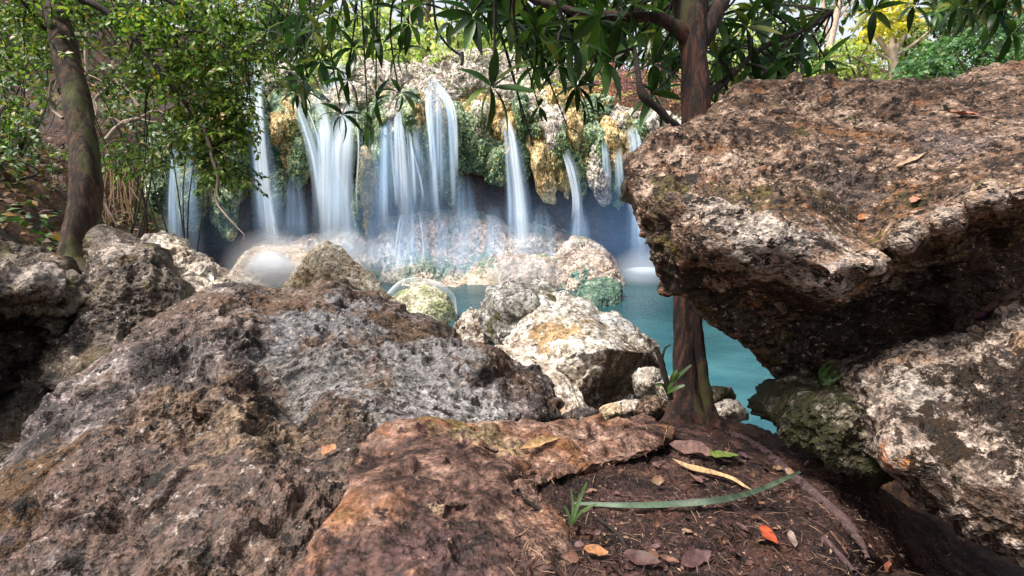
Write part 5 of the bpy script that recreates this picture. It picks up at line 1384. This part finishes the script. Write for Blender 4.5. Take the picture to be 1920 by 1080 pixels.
for i, (lb, l, r) in enumerate(BT):
    root = empty('bare_branch', tuple(P(*l[0]).tolist()), lb, 'branch')
    tube_part('stem', l, r, M_twig_pale, root, seg=8, wob=0.2, seed=80 + i)
    rr_ = random.Random(i)
    for k in range(5 if i != 6 else 2):
        j = rr_.randrange(1, len(l)); x, y, d = l[j]
        dx, dy = rr_.uniform(-32, 32), rr_.uniform(-36, 30)
        if i == 4: dx, dy = rr_.uniform(-12, 26), rr_.uniform(10, 40)
        tube_part('side_twig', [(x, y, d), (x + dx * .5, y + dy * .5 + rr_.uniform(-4, 4), d - .02), (x + dx, y + dy, d - .05)], [r[j] * .6, r[j] * .4, r[j] * .18], M_twig_pale, root, seg=5, wob=0)
# vertical aerial roots in the hollow, and a tangle of fine twigs
acc = Acc()
for k in range(26):
    x = rng.uniform(186, 250); y0 = rng.uniform(300, 330); y1 = rng.uniform(370, 425)
    V, Q = tube_arrays(wpts([(x, y0, 4.6), (x + rng.normal(0, 5), (y0 + y1) / 2, 4.55), (x + rng.normal(0, 10), y1, 4.5)]), [.009, .007, .004], 5, 0, 0, 4); acc.add(V, Q)
o = acc.build('aerial_roots', bark_mat('root_bark', [(0.3, (0.10, 0.05, 0.025)), (0.7, (0.30, 0.19, 0.10))], scale=10), None, tuple(P(215, 420, 4.6).tolist())); setp(o, 'curtain of thin brown aerial roots hanging behind the left tree', 'roots', kind='stuff')
acc = Acc()
for k in range(300):
    x, y = rng.uniform(-20, 330), rng.uniform(60, 420); d = rng.uniform(4.0, 6.2)
    if y > 330 and x > 240: continue
    a = rng.uniform(0, 6.28); L = rng.uniform(25, 80)
    q = [(x + L * t * math.cos(a + .5 * t) , y + L * t * math.sin(a + .5 * t), d + .1 * t) for t in (0, .35, .7, 1)]
    V, Q = tube_arrays(wpts(q), [.0045, .0035, .0025, .0015], 5, 0, 0, 3); acc.add(V, Q)
o = acc.build('twig_tangle', M_bark_brown, None, tuple(P(150, 420, 5).tolist())); setp(o, 'tangle of fine dry twigs over the left earth bank', 'twigs', kind='stuff')
# dead leaves caught all over the earth bank
M_bank_dry = leaf_mat('bank_dead_leaf', (0.04, 0.018, 0.012), (0.12, 0.055, 0.030), (0.26, 0.14, 0.07), odd=(0.10, 0.14, 0.03), rough=0.6, trans=0.1)
n_ = 9000
xs = rng.uniform(-9, -1.6, n_ * 2); ys = rng.uniform(2.2, 9.8, n_ * 2)
k_ = (-0.66 * ys + 0.1 - xs) > -0.1
xs, ys = xs[k_][:n_], ys[k_][:n_]
ps = np.stack([xs, ys, ground_h(xs, ys) + rng.uniform(.0, .05, len(xs))], -1)
V, Q, t = leaves_mesh(ps, rng.normal(0, 1, ps.shape) * [1, 1, .5], rng.uniform(.05, .12, len(ps)), 'oval', rng, .4, 2, 1.0)
o = mesh_np('dead_leaves', V, Q, M_bank_dry, None, (-4, 5, 1), tint=t); setp(o, 'dead brown leaves covering the left earth bank', 'leaves', kind='stuff')
# purple red bare twigs right of the crest
root = empty('bare_bush', tuple(P(1215, 250, 9.0).tolist()), 'bare bush of purple-red twigs and dry leaves between the crest and the boulder', 'bush')
acc = Acc(); acc2 = Acc()
for k in range(150):
    x, y = rng.uniform(1090, 1275), rng.uniform(120, 255)
    if y > 140 + (x - 1090) * .9 + 40: continue
    d = rng.uniform(9.6, 11.5); a = rng.uniform(-2.6, 0.8); L = rng.uniform(25, 70)
    q = [(x + L * t * math.cos(a + .4 * t), y + L * t * math.sin(a + .4 * t), d) for t in (0, .5, 1)]
    V, Q = tube_arrays(wpts(q), [.018, .013, .005], 5, 0, 0, 3); acc.add(V, Q)
    sprig(P(x, y, d), .3, 7, .12, acc2)
o = acc.build('twigs', M_twig_purple, root); o['kind'] = 'stuff'
o = acc2.build('dry_foliage', M_leaf_dry, root); o['kind'] = 'stuff'
for lb_, px_, bl_ in (('lime bush spilling over the crest above the white curtain', 660, [(650, 110, 60, 22, 10.9, 34), (600, 130, 40, 18, 10.6, 18)]),
                      ('low lime bush on the crest behind the centre stream', 860, [(870, 98, 60, 16, 11.4, 34), (800, 105, 40, 12, 11.4, 18)]),
                      ('green bush on the crest behind the ochre lobes', 1030, [(1020, 150, 60, 22, 10.8, 30), (1080, 175, 40, 18, 10.6, 18)])):
    shrub('crest_bush', lb_, 'bush', gbase(px_, 11.0), bl_, M_leaf_lime, .10, M_bark_brown, stems=5, tw_r=.012)
# leaf cover of the upper bank
acc = Acc()
for k in range(900):
    x, y = rng.uniform(-9, 11), rng.uniform(10.6, 26)
    c = np.array([x, y, gz(x, y) + rng.uniform(.0, .25)])
    sprig(c, .3, 8, .13, acc, direction=(rng.normal(), rng.normal(), .8))
o = acc.build('undergrowth', M_leaf_lime, None, (0, 12, 3)); setp(o, 'bright undergrowth covering the ground beyond the crest', 'undergrowth', kind='stuff')
acc = Acc()
for k in range(260):
    x, y = rng.uniform(-60, 70), rng.uniform(30, 70)
    c = np.array([x, y, gz(x, y) + rng.uniform(1, 7)])
    for j in range(7): sprig(c + rng.normal(0, 1.3, 3), 1.4, 10, .7, acc)
o = acc.build('far_woodland', M_leaf_bush, None, (0, 40, 5)); setp(o, 'distant woodland closing the valley behind the waterfall', 'woods', kind='stuff')
acc = Acc()
for k in range(1500):
    x = rng.uniform(-11, -2.4); y = rng.uniform(2.8, 9.5)
    e = (-0.66 * y + 0.1) - x
    if e < 0.5: continue
    c = np.array([x, y, gz(x, y) + .02])
    sprig(c, .16, 7, .075, acc, direction=(rng.normal(), rng.normal(), .9))
o = acc.build('bank_undergrowth', M_leaf_bush, None, (-5, 5, 1.5)); setp(o, 'scattered small plants on the left earth bank', 'undergrowth', kind='stuff')

# unseen roof of leaves over the near bank, added to shade the foreground
acc = Acc()
for k in range(4600):
    c = np.array([rng.uniform(-4.8, 3.2), rng.uniform(-3.8, 3.9), rng.uniform(3.9, 5.4)])
    whl = rng.normal(0, 1, (7, 3)) * [1, 1, .35]
    V, Q, t = leaves_mesh(np.repeat(c[None], 7, 0), whl, rng.uniform(.14, .22, 7), 'oval', rng, .3, 1, .4)
    acc.add(V, Q, t)
o = acc.build('overhead_shade_foliage', M_leaf_bigs, tree_c); o['kind'] = 'stuff'
acc = Acc()  # unseen limbs carrying the added leaf roof
for a_, b_, r_ in (((.6, 1.6, 4.2), (-3.8, 1.0, 4.8), .05), ((.5, 1.6, 3.9), (-1.5, -2.8, 4.6), .05), ((.6, 1.7, 4.0), (2.4, -2.0, 4.8), .04), ((-1.4, 1.3, 4.4), (-3.9, -2.2, 4.8), .03), ((.3, 1.9, 4.2), (-2.6, 3.4, 4.9), .03)):
    a_ = np.array(a_); b_ = np.array(b_); m_ = (a_ + b_) / 2 + [0.1, .2, .25]
    V, Q = tube_arrays([np.array([.62, 1.66, 3.3]), a_, m_, b_], [r_ * 1.2, r_, r_ * .7, r_ * .25], 8, .15, 3, 8); acc.add(V, Q)
o = acc.build('overhead_shade_branches', M_twig_dark, tree_c); o['kind'] = 'stuff'
# ================================================================== FALLEN LEAVES, GRASS, ROOTS
def ground_leaf(label, keys, px, py, length, width, colour, dirpx, name='fallen_leaf', curl=0.25, lift=0.006, kind='lance', group=None, var=0.35, tilt=0.15, cat='leaf', fold=0.35):
    """a dead leaf lying on the surface seen at that point"""
    h = hit(keys, px, py, 0)
    if h is None: return None
    c, n = h
    h2 = hit(keys, px + dirpx[0], py + dirpx[1], 0)
    e = (h2[0] - c) if h2 and (h2[0] - c).length < length * 4 else Vector((dirpx[0], 0.3, -dirpx[1]))
    e = e.normalized()
    n = (n + Vector((0, -0.2, 0.9)) * 1.0).normalized()
    y = n.cross(e).normalized(); z = e.cross(y).normalized()
    T, Q = leaf_template(kind, 0.0, fold, 10)
    T = T.copy()
    base_w = {'lance': .256, 'oval': .52, 'round': .8, 'blade': .07}[kind]
    T[:, 1] *= (width / length) / base_w
    T[:, 0] -= 0.5
    r = random.Random(int(px * 7 + py))
    T[:, 2] += curl * (T[:, 0] ** 2) * r.uniform(.6, 1.3) + 0.02 * np.sin(T[:, 0] * 9 + r.random() * 6)
    T[:, 2] += T[:, 1] * r.uniform(-tilt, tilt) * 3
    T[:, 2] += 0.10 * perlin(T * 5 + px, 3) * (1 if kind != 'lance' else .4)
    T[:, 1] *= 1 + 0.25 * perlin(T * 7 + py, 4)
    Mx = np.array([list(e), list(y), list(z)])
    top = T @ Mx * length + np.array(c + n * lift)
    th = 0.0007
    bot = top - np.array(n) * th
    V = np.concatenate([top, bot]); k = len(top)
    Q2 = np.concatenate([Q, Q[:, ::-1] + k])
    key = 'leaf_%d_%d_%d' % tuple(int(v * 99) for v in colour)
    mt = bpy.data.materials.get(key) or flat_mat(key, colour, rough=0.62, var=max(var, .6), scale=90)
    o = mesh_np(name, V, Q2, mt, None, tuple(c))
    return setp(o, label, cat, group)


BVH_ALL = ['soil', 'slab']
ground_leaf('round green-yellow leaf standing among the litter below the trunk', BVH_ALL, 1350, 868, .075, .062, (.12, .16, .03), (30, -8), kind='round', tilt=.2, curl=.3, lift=.022)
ground_leaf('long yellow dead leaf with brown spots between the green-yellow leaf and the grass blade', BVH_ALL, 1330, 896, .205, .019, (.36, .23, .11), (60, 21), lift=.012, tilt=.05, curl=.06, var=.6)
ground_leaf('long tan dead leaf on the back of the reddish slab', ['slab', 'soil'], 1012, 836, .15, .022, (.42, .26, .12), (60, -18), lift=.008, tilt=.05, curl=.12)
ground_leaf('folded orange-tan leaf at the left rim of the reddish slab', ['grey', 'slab'], 622, 852, .045, .02, (.45, .20, .10), (20, -14), kind='oval', lift=.012, tilt=.4)
ground_leaf('purple-brown curled leaf at the back of the slab', ['slab'], 788, 812, .05, .022, (.10, .04, .035), (14, -12), kind='oval', lift=.01, tilt=.4)
ground_leaf('dark curled leaf in the middle of the slab', ['slab', 'soil'], 915, 850, .06, .022, (.05, .025, .022), (30, 14), kind='oval', lift=.01, tilt=.4)
ground_leaf('bright red-orange leaf in the soil near the bottom', ['soil'], 1438, 1015, .075, .022, (.34, .06, .02), (26, 40), kind='lance', lift=.012, tilt=.3)
ground_leaf('orange leaf at the bottom edge right of the slab', ['soil', 'slab'], 1125, 1046, .034, .018, (.34, .15, .06), (30, 4), kind='oval', lift=.012, tilt=.3)
ground_leaf('grey-brown rounded leaf below the yellow spotted one', BVH_ALL, 1303, 905, .05, .036, (.17, .09, .075), (6, 26), kind='oval', lift=.010, tilt=.4)
ground_leaf('broad brown leaf behind the yellow spotted leaf', BVH_ALL, 1300, 852, .13, .035, (.16, .085, .07), (60, 14), kind='oval', lift=.008, tilt=.2)
ground_leaf('dark purple leaf right of the green-yellow leaf', BVH_ALL, 1392, 862, .06, .022, (.10, .055, .075), (6, 26), kind='oval', lift=.01, tilt=.3)
ground_leaf('tan upright leaf at the foot of the trunk', BVH_ALL, 1240, 825, .06, .04, (.42, .24, .13), (10, -22), kind='oval', lift=.012, tilt=.5)
ground_leaf('brown leaf lying at the bottom edge below the orange one', ['soil', 'slab'], 1200, 1062, .05, .02, (.08, .036, .03), (50, 12), kind='oval', lift=.01)
ground_leaf('mauve-brown leaf at the bottom edge centre', ['soil'], 1300, 1062, .06, .022, (.10, .048, .046), (50, -20), kind='oval', lift=.01)
ground_leaf('narrow grey leaf right of the red-orange leaf', ['soil'], 1485, 1022, .06, .014, (.22, .16, .13), (12, 40), kind='lance', lift=.01)
ground_leaf('reddish brown leaf near the bottom right of the litter', ['soil'], 1650, 1056, .05, .025, (.26, .09, .05), (14, 30), kind='oval', lift=.012)
ground_leaf('orange fallen leaf on top of the overhanging boulder', ['over'], 1805, 218, .085, .032, (.36, .15, .09), (40, 4), kind='oval', lift=.006)
ground_leaf('salmon leaf caught in the crease of the overhanging boulder', ['over'], 1712, 378, .065, .020, (.40, .17, .11), (20, -24), lift=.008)
ground_leaf('thin tan leaf on the face of the overhanging boulder', ['over'], 1705, 305, .09, .014, (.42, .27, .17), (40, -18), lift=.006)
ground_leaf('small orange leaf in the hollow of the overhanging boulder', ['over'], 1612, 412, .03, .016, (.36, .14, .06), (10, -8), kind='oval', lift=.008)
ground_leaf('dark purple leaf on the shaded edge of the lichen boulder', ['lichen', 'over'], 1850, 600, .09, .03, (.11, .035, .09), (40, -14), kind='oval', lift=.01)
ground_leaf('red leaf in the crack between the left rocks', ['ground', 'grey'], 130, 575, .12, .05, (.50, .06, .05), (14, -6), kind='oval', lift=.25)

r = random.Random(77)
LIT = [(.08, .035, .03), (.12, .055, .045), (.045, .022, .022), (.17, .08, .05), (.10, .045, .05), (.24, .14, .08), (.03, .016, .014)]
LM = [(1438, 1015, 'the red-orange leaf'), (1125, 1046, 'the orange leaf at the bottom edge'), (1303, 905, 'the grey-brown rounded leaf'), (1350, 868, 'the green-yellow leaf'), (1330, 896, 'the long yellow spotted leaf'), (1090, 950, 'the green sprout'),
      (1250, 961, 'the middle of the long grass blade'), (1480, 915, 'the tip of the long grass blade'), (1500, 905, 'the thick purplish root'), (1590, 990, 'the lower end of the thick root'), (1300, 1062, 'the mauve-brown leaf at the bottom'), (1485, 1022, 'the narrow grey leaf'),
      (1650, 1056, 'the reddish leaf at the lower right'), (1240, 825, 'the tan upright leaf at the trunk foot'), (1200, 1062, 'the brown leaf at the bottom edge'), (1392, 862, 'the dark purple leaf'), (1160, 1005, 'the dark twig left of centre')]
n = 0
while n < 95:
    x, y = r.uniform(1060, 1760), r.uniform(825, 1076)
    if x > 1400 + (1076 - y) * 1.2: continue
    L = r.uniform(.012, .030)
    a = r.random() * 6.28
    ci = r.randrange(len(LIT))
    cn = ('dark red-brown', 'brown', 'blackish', 'tan-brown', 'purple-brown', 'light tan', 'near-black')[ci]
    lm = min(LM, key=lambda q: (q[0] - x) ** 2 + ((q[1] - y) * 1.6) ** 2)
    dx_, dy_ = x - lm[0], (y - lm[1]) * 1.6
    side_ = ('right of' if dx_ > 0 else 'left of') if abs(dx_) > abs(dy_) else ('below' if dy_ > 0 else 'above')
    o = ground_leaf('%s %s dead leaf lying %s %s' % ('tiny' if L < .018 else ('small' if L < .024 else 'fairly large'), cn, side_, lm[2]), ['soil'], x, y, L, L * r.uniform(.3, .52), LIT[ci], (30 * math.cos(a), 12 * math.sin(a)), kind='oval', lift=r.uniform(.003, .009), group='small dead leaves in the foreground litter', tilt=.5, curl=.35, fold=.6)
    n += 1
# crumbs
rg = np.random.default_rng(5)
acc = Acc()
for k in range(3200):
    x, y = rg.uniform(960, 1800), rg.uniform(800, 1078)
    h = hit(['soil', 'slab'] if x > 1080 else ['slab', 'soil'], x, y, .001)
    if h is None: continue
    c = np.array(h[0]); L = rg.uniform(.003, .011); dv = rg.normal(0, 1, 3) * [1, 1, .25]; dv /= np.linalg.norm(dv)
    if k % 3 == 0:
        V, Q = tube_arrays([c - dv * L * 1.6, c + [0, 0, .001], c + dv * L * 1.6], [.0006, .0008, .0004], 4, 0, 0, 1)
        acc.add(V, Q, np.full(len(V), rg.random()))
    else:
        V, Q, t = leaves_mesh(c[None], dv[None], np.array([L]), 'oval', rg, .4, 2, .8)
        acc.add(V, Q, t)
m, nt, b = new_mat('crumbs')
a_ = nt.nodes.new('ShaderNodeAttribute'); a_.attribute_name = 'tint'
nt.links.new(ramp(nt, [(0, (.02, .010, .008)), (.5, (.08, .04, .03)), (.85, (.20, .11, .07)), (1, (.36, .24, .15))], a_.outputs['Fac']), b.inputs['Base Color'])
b.inputs['Roughness'].default_value = .6
o = acc.build('leaf_litter', m, None, tuple(P(1300, 950, 1).tolist())); setp(o, 'crumbled bark and leaf bits on the soil', 'litter', kind='stuff')

M_grass = flat_mat('grass_blade', (.06, .09, .055), .6, .7, 22)
M_grassb = flat_mat('fresh_grass', (.045, .085, .018), .5, .5, 30)


def blade(name, label, line, wpx, mat, keys=None, cat='grass', group=None, parent=None, seg=10):
    """flat strip with a keel; line = (px,py,depth) or surface lifts when keys is given"""
    C = []
    for q in line:
        if keys:
            h = hit(keys, q[0], q[1], q[2]); C.append(np.array(h[0]) if h else P(q[0], q[1], 1.0))
        else: C.append(P(*q))
    C = np.array(C); nC = len(C)
    t = np.linspace(0, nC - 1, (nC - 1) * seg + 1); i = np.clip(t.astype(int), 0, nC - 2); u = (t - i)[:, None]
    p0 = C[np.clip(i - 1, 0, nC - 1)]; p1 = C[i]; p2 = C[i + 1]; p3 = C[np.clip(i + 2, 0, nC - 1)]
    K = 0.5 * ((2 * p1) + (p2 - p0) * u + (2 * p0 - 5 * p1 + 4 * p2 - p3) * u ** 2 + (3 * p1 - p0 - 3 * p2 + p3) * u ** 3)
    T = np.gradient(K, axis=0); T /= np.linalg.norm(T, axis=1)[:, None]
    toc = np.array([0, 0, CAM_Z]) - K; toc /= np.linalg.norm(toc, axis=1)[:, None]
    S_ = np.cross(T, toc * .6 + [0, 0, .4]); S_ /= np.linalg.norm(S_, axis=1)[:, None]
    N_ = np.cross(S_, T)
    dd = np.linalg.norm(K - [0, 0, CAM_Z], axis=1)
    wv = wpx / F * dd * np.sin(np.pi * np.clip(.04 + .93 * t / t[-1], 0, 1)) ** .5 / 2
    rows = [K - S_ * wv[:, None] + N_ * wv[:, None] * .3, K, K + S_ * wv[:, None] + N_ * wv[:, None] * .3]
    m_ = len(K)
    V = np.stack(rows, 1).reshape(-1, 3)
    Vb = V - np.repeat(N_, 3, 0) * .0006
    ii = np.arange(m_ - 1)
    Q = np.concatenate([np.stack([3 * ii + k, 3 * ii + 3 + k, 3 * ii + 4 + k, 3 * ii + 1 + k], -1) for k in (0, 1)])
    V = np.concatenate([V, Vb]); Q = np.concatenate([Q, Q[:, ::-1] + 3 * m_])
    o = mesh_np(name, V, Q, mat, parent, tuple(parent.location) if parent else tuple(K[0]))
    return setp(o, label, cat, group) if parent is None else o


blade('long_grass', 'long arched green grass blade lying across the litter', [(1078, 950, .006), (1160, 958, .012), (1260, 961, .014), (1360, 950, .016), (1440, 932, .02), (1500, 908, .03)], 11, M_grass, ['soil', 'slab'])
tuft = empty('grass_sprout', tuple(hit(['soil', 'slab'], 1070, 985)[0]), 'small upright green grass sprout left of the long blade', 'grass')
_d0 = (Vector(tuft.location) - CAMV).dot(Vector((0, CP, -SP_)))
for l_, w_ in (([(1070, 985, 0), (1080, 955, .005), (1090, 928, .01), (1100, 905, .01)], 7), ([(1070, 985, 0), (1066, 966, .004), (1058, 948, .008)], 5), ([(1072, 984, 0), (1090, 960, -.01), (1118, 945, -.02)], 5), ([(1070, 984, 0), (1074, 950, .01), (1070, 915, .02)], 4)):
    blade('blade', None, [(x_, y_, _d0 + z_) for x_, y_, z_ in l_], w_, M_grassb, parent=tuft)
sp = empty('leafy_sprout', tuple(P(1248, 745, 1.66).tolist()), 'fresh green sprout with slender leaves at the trunk foot', 'plant')
for l in ([(1250, 735, 1.66), (1262, 715, 1.64), (1280, 698, 1.62), (1296, 684, 1.61)], [(1250, 735, 1.66), (1242, 722, 1.64), (1228, 722, 1.62)], [(1255, 728, 1.66), (1262, 705, 1.63), (1270, 694, 1.62)], [(1250, 738, 1.66), (1268, 728, 1.63), (1284, 722, 1.62)]):
    blade('leaf', None, l, 7, M_grassb, parent=sp)
st = empty('broken_stub', tuple(P(1256, 745, 1.68).tolist()), 'dark broken shoot leaning left of the trunk', 'branch')
tube_part('stem', [(1258, 748, 1.68), (1248, 710, 1.66), (1240, 680, 1.65), (1230, 652, 1.64)], [.011, .010, .009, .008], M_twig_dark, st, seg=10, wob=.3)
tube_part('side_twig', [(1240, 680, 1.65), (1246, 655, 1.64), (1258, 646, 1.63)], [.005, .004, .002], M_twig_dark, st, seg=6)


def surf_root(label, line, rad, mat, keys=('soil',), name='surface_root', cat='root', seg=10, lift=.0):
    C = []
    for x, y in line:
        h = hit(list(keys), x, y, lift)
        if h: C.append(np.array(h[0]))
    if len(C) < 2: return
    V, Q = tube_arrays(C, rad[:len(C)], seg, .25, int(line[0][0]), 8)
    o = mesh_np(name, V, Q, mat, None, tuple(C[0])); setp(o, label, cat)


M_root = bark_mat('root', [(0.3, (0.03, 0.016, 0.018)), (0.5, (0.10, 0.055, 0.055)), (0.7, (0.24, 0.15, 0.14))], scale=12, stretch=1)
surf_root('thick purplish root running from the trunk down to the right', [(1375, 815), (1420, 838), (1455, 865), (1500, 905), (1560, 955), (1600, 1000), (1625, 1050)], [.014, .013, .013, .012, .011, .010, .007], M_root)
surf_root('thin root beneath the slender leaf, across the soil', [(1120, 858), (1180, 842), (1260, 836), (1320, 850), (1400, 866)], [.005, .006, .006, .005, .004], M_root)
surf_root('fine reddish rootlet curving below the grass blade end', [(1480, 930), (1520, 965), (1560, 1000), (1590, 1040)], [.0025, .0025, .002, .0015], bark_mat('rootlet', [(0.3, (.14, .05, .03)), (.7, (.3, .13, .08))], scale=12))
surf_root('dark twig lying left of the red-orange leaf', [(1120, 975), (1160, 1005), (1175, 1035)], [.003, .003, .002], M_twig_dark, lift=.004, name='fallen_twig', cat='twig')
surf_root('dark twig at the bottom right of the litter', [(1540, 1010), (1575, 1045), (1600, 1076)], [.005, .005, .004], M_root, lift=.004, name='fallen_twig', cat='twig')
surf_root('short dark twig beside the slab edge', [(960, 925), (1010, 955), (1050, 965)], [.004, .004, .002], M_twig_dark, keys=('slab', 'soil'), lift=.004, name='fallen_twig', cat='twig')

# moss cushions: fine upright shoots on the mossy and lichen boulders, and grass on the mossy one
def moss_on(obname, key, n, region, colours, name, label, size=(.006, .014), seed=1):
    rg = np.random.default_rng(seed); pos = []; nn = []
    for k in range(n):
        x, y = rg.uniform(region[0], region[2]), rg.uniform(region[1], region[3])
        h = hit(key, x, y)
        if h is None: continue
        c = np.array(h[0])
        pos.append(c); nn.append(np.array(h[1]))
    pos = np.array(pos); nn = np.array(nn)
    f = fbm(pos * 9, seed, 3)
    keep = f > 0.02
    pos, nn = pos[keep], nn[keep]
    D = nn + rg.normal(0, .5, pos.shape) + [0, 0, .3]
    V, Q, t = leaves_mesh(pos, D, rg.uniform(size[0], size[1], len(pos)), 'lance', rg, .5, 1, .8)
    mt = leaf_mat(name + '_m', *colours, rough=.7, trans=.2)
    o = mesh_np(name, V, Q, mt, None, tuple(pos[0]), tint=t); setp(o, label, 'moss', kind='stuff')


moss_on('m', 'mossy', 9000, (1430, 695, 1720, 900), ((.012, .014, .004), (.035, .04, .010), (.09, .09, .03)), 'moss', 'dark green moss on the boulder under the overhang', seed=3)
tuft2 = empty('grass_tuft', tuple(hit('mossy', 1545, 720)[0]), 'little green grass tuft on top of the mossy boulder', 'grass')
for k in range(9):
    x = 1540 + k * 4; rr_ = random.Random(k)
    blade('blade', None, [(1548 + rr_.uniform(-8, 8), 722, .0), (x + rr_.uniform(-16, 10), 705, .01), (x + rr_.uniform(-30, 24), 688 + rr_.uniform(-4, 8), .02)], 5, M_grassb, ['mossy', 'over'], parent=tuft2, seg=4)

# ================================================================== MIST AT THE FOOT OF THE FALLS
def mist(name, label, c, rad, dens, colour=(.72, .84, 1.0)):
    V = []; nu, nv = 32, 16
    th = np.linspace(0, 2 * math.pi, nu, endpoint=False); ph = np.linspace(0.02, math.pi - .02, nv)
    V = np.concatenate([np.stack([rad[0] * math.sin(p_) * np.cos(th), rad[1] * math.sin(p_) * np.sin(th), rad[2] * math.cos(p_) + 0 * th], -1) for p_ in ph]) + c
    ii = np.arange(nu); jj = (ii + 1) % nu
    Q = np.concatenate([np.stack([k * nu + ii, (k + 1) * nu + ii, (k + 1) * nu + jj, k * nu + jj], -1) for k in range(nv - 1)])
    m = bpy.data.materials.new(name); m.use_nodes = True; nt = m.node_tree
    nt.nodes.remove(nt.nodes['Principled BSDF'])
    vs = nt.nodes.new('ShaderNodeVolumePrincipled')
    vs.inputs['Color'].default_value = (*colour, 1); vs.inputs['Anisotropy'].default_value = 0.0
    tc = nt.nodes.new('ShaderNodeTexCoord')
    mp = mapping(nt, tc.outputs['Object'], (1 / rad[0], 1 / rad[1], 1 / rad[2]))
    ln = nt.nodes.new('ShaderNodeVectorMath'); ln.operation = 'LENGTH'; nt.links.new(mp, ln.inputs[0])
    f = mapr(nt, ln.outputs['Value'], 1.0, 0.2, 0, dens)
    f = math_n(nt, 'MULTIPLY', f, mapr(nt, noise_n(nt, tc.outputs['Object'], 1.1, 3, .5), .3, .65, .35, 1.3))
    nt.links.new(f, vs.inputs['Density'])
    nt.links.new(vs.outputs[0], nt.nodes['Material Output'].inputs['Volume'])
    o = mesh_np(name, V, Q, m, None, tuple(c)); setp(o, label, 'mist', kind='stuff')


mist('spray_mist', 'bluish spray hanging in front of the cliff foot', P(800, 440, 8.6), (5.2, 0.9, 1.05), .11, (.36, .64, 1.0))
mist('spray_mist', 'thicker spray around the right stream beside the overhanging boulder', P(1180, 430, 8.9), (1.6, 0.8, 1.2), .22, (.28, .54, 1.0))
mist('spray_mist', 'soft spray halo round the white splash on the tan pool rock', P(508, 500, 6.4), (.62, .5, .5), 2.2, (.93, .92, .95))
mist('splash_burst', 'faint spray where the white curtain lands behind the pointed tan rock', P(640, 478, 8.4), (.8, .5, .5), 1.6, (.85, .92, 1.0))
mist('splash_burst', 'faint spray where the curved stream meets the pool', P(985, 515, 8.3), (.7, .5, .4), 1.8, (.85, .92, 1.0))
mist('splash_burst', 'faint spray over the foam patch by the right stream', P(1205, 505, 8.6), (.6, .5, .4), 1.8, (.85, .92, 1.0))
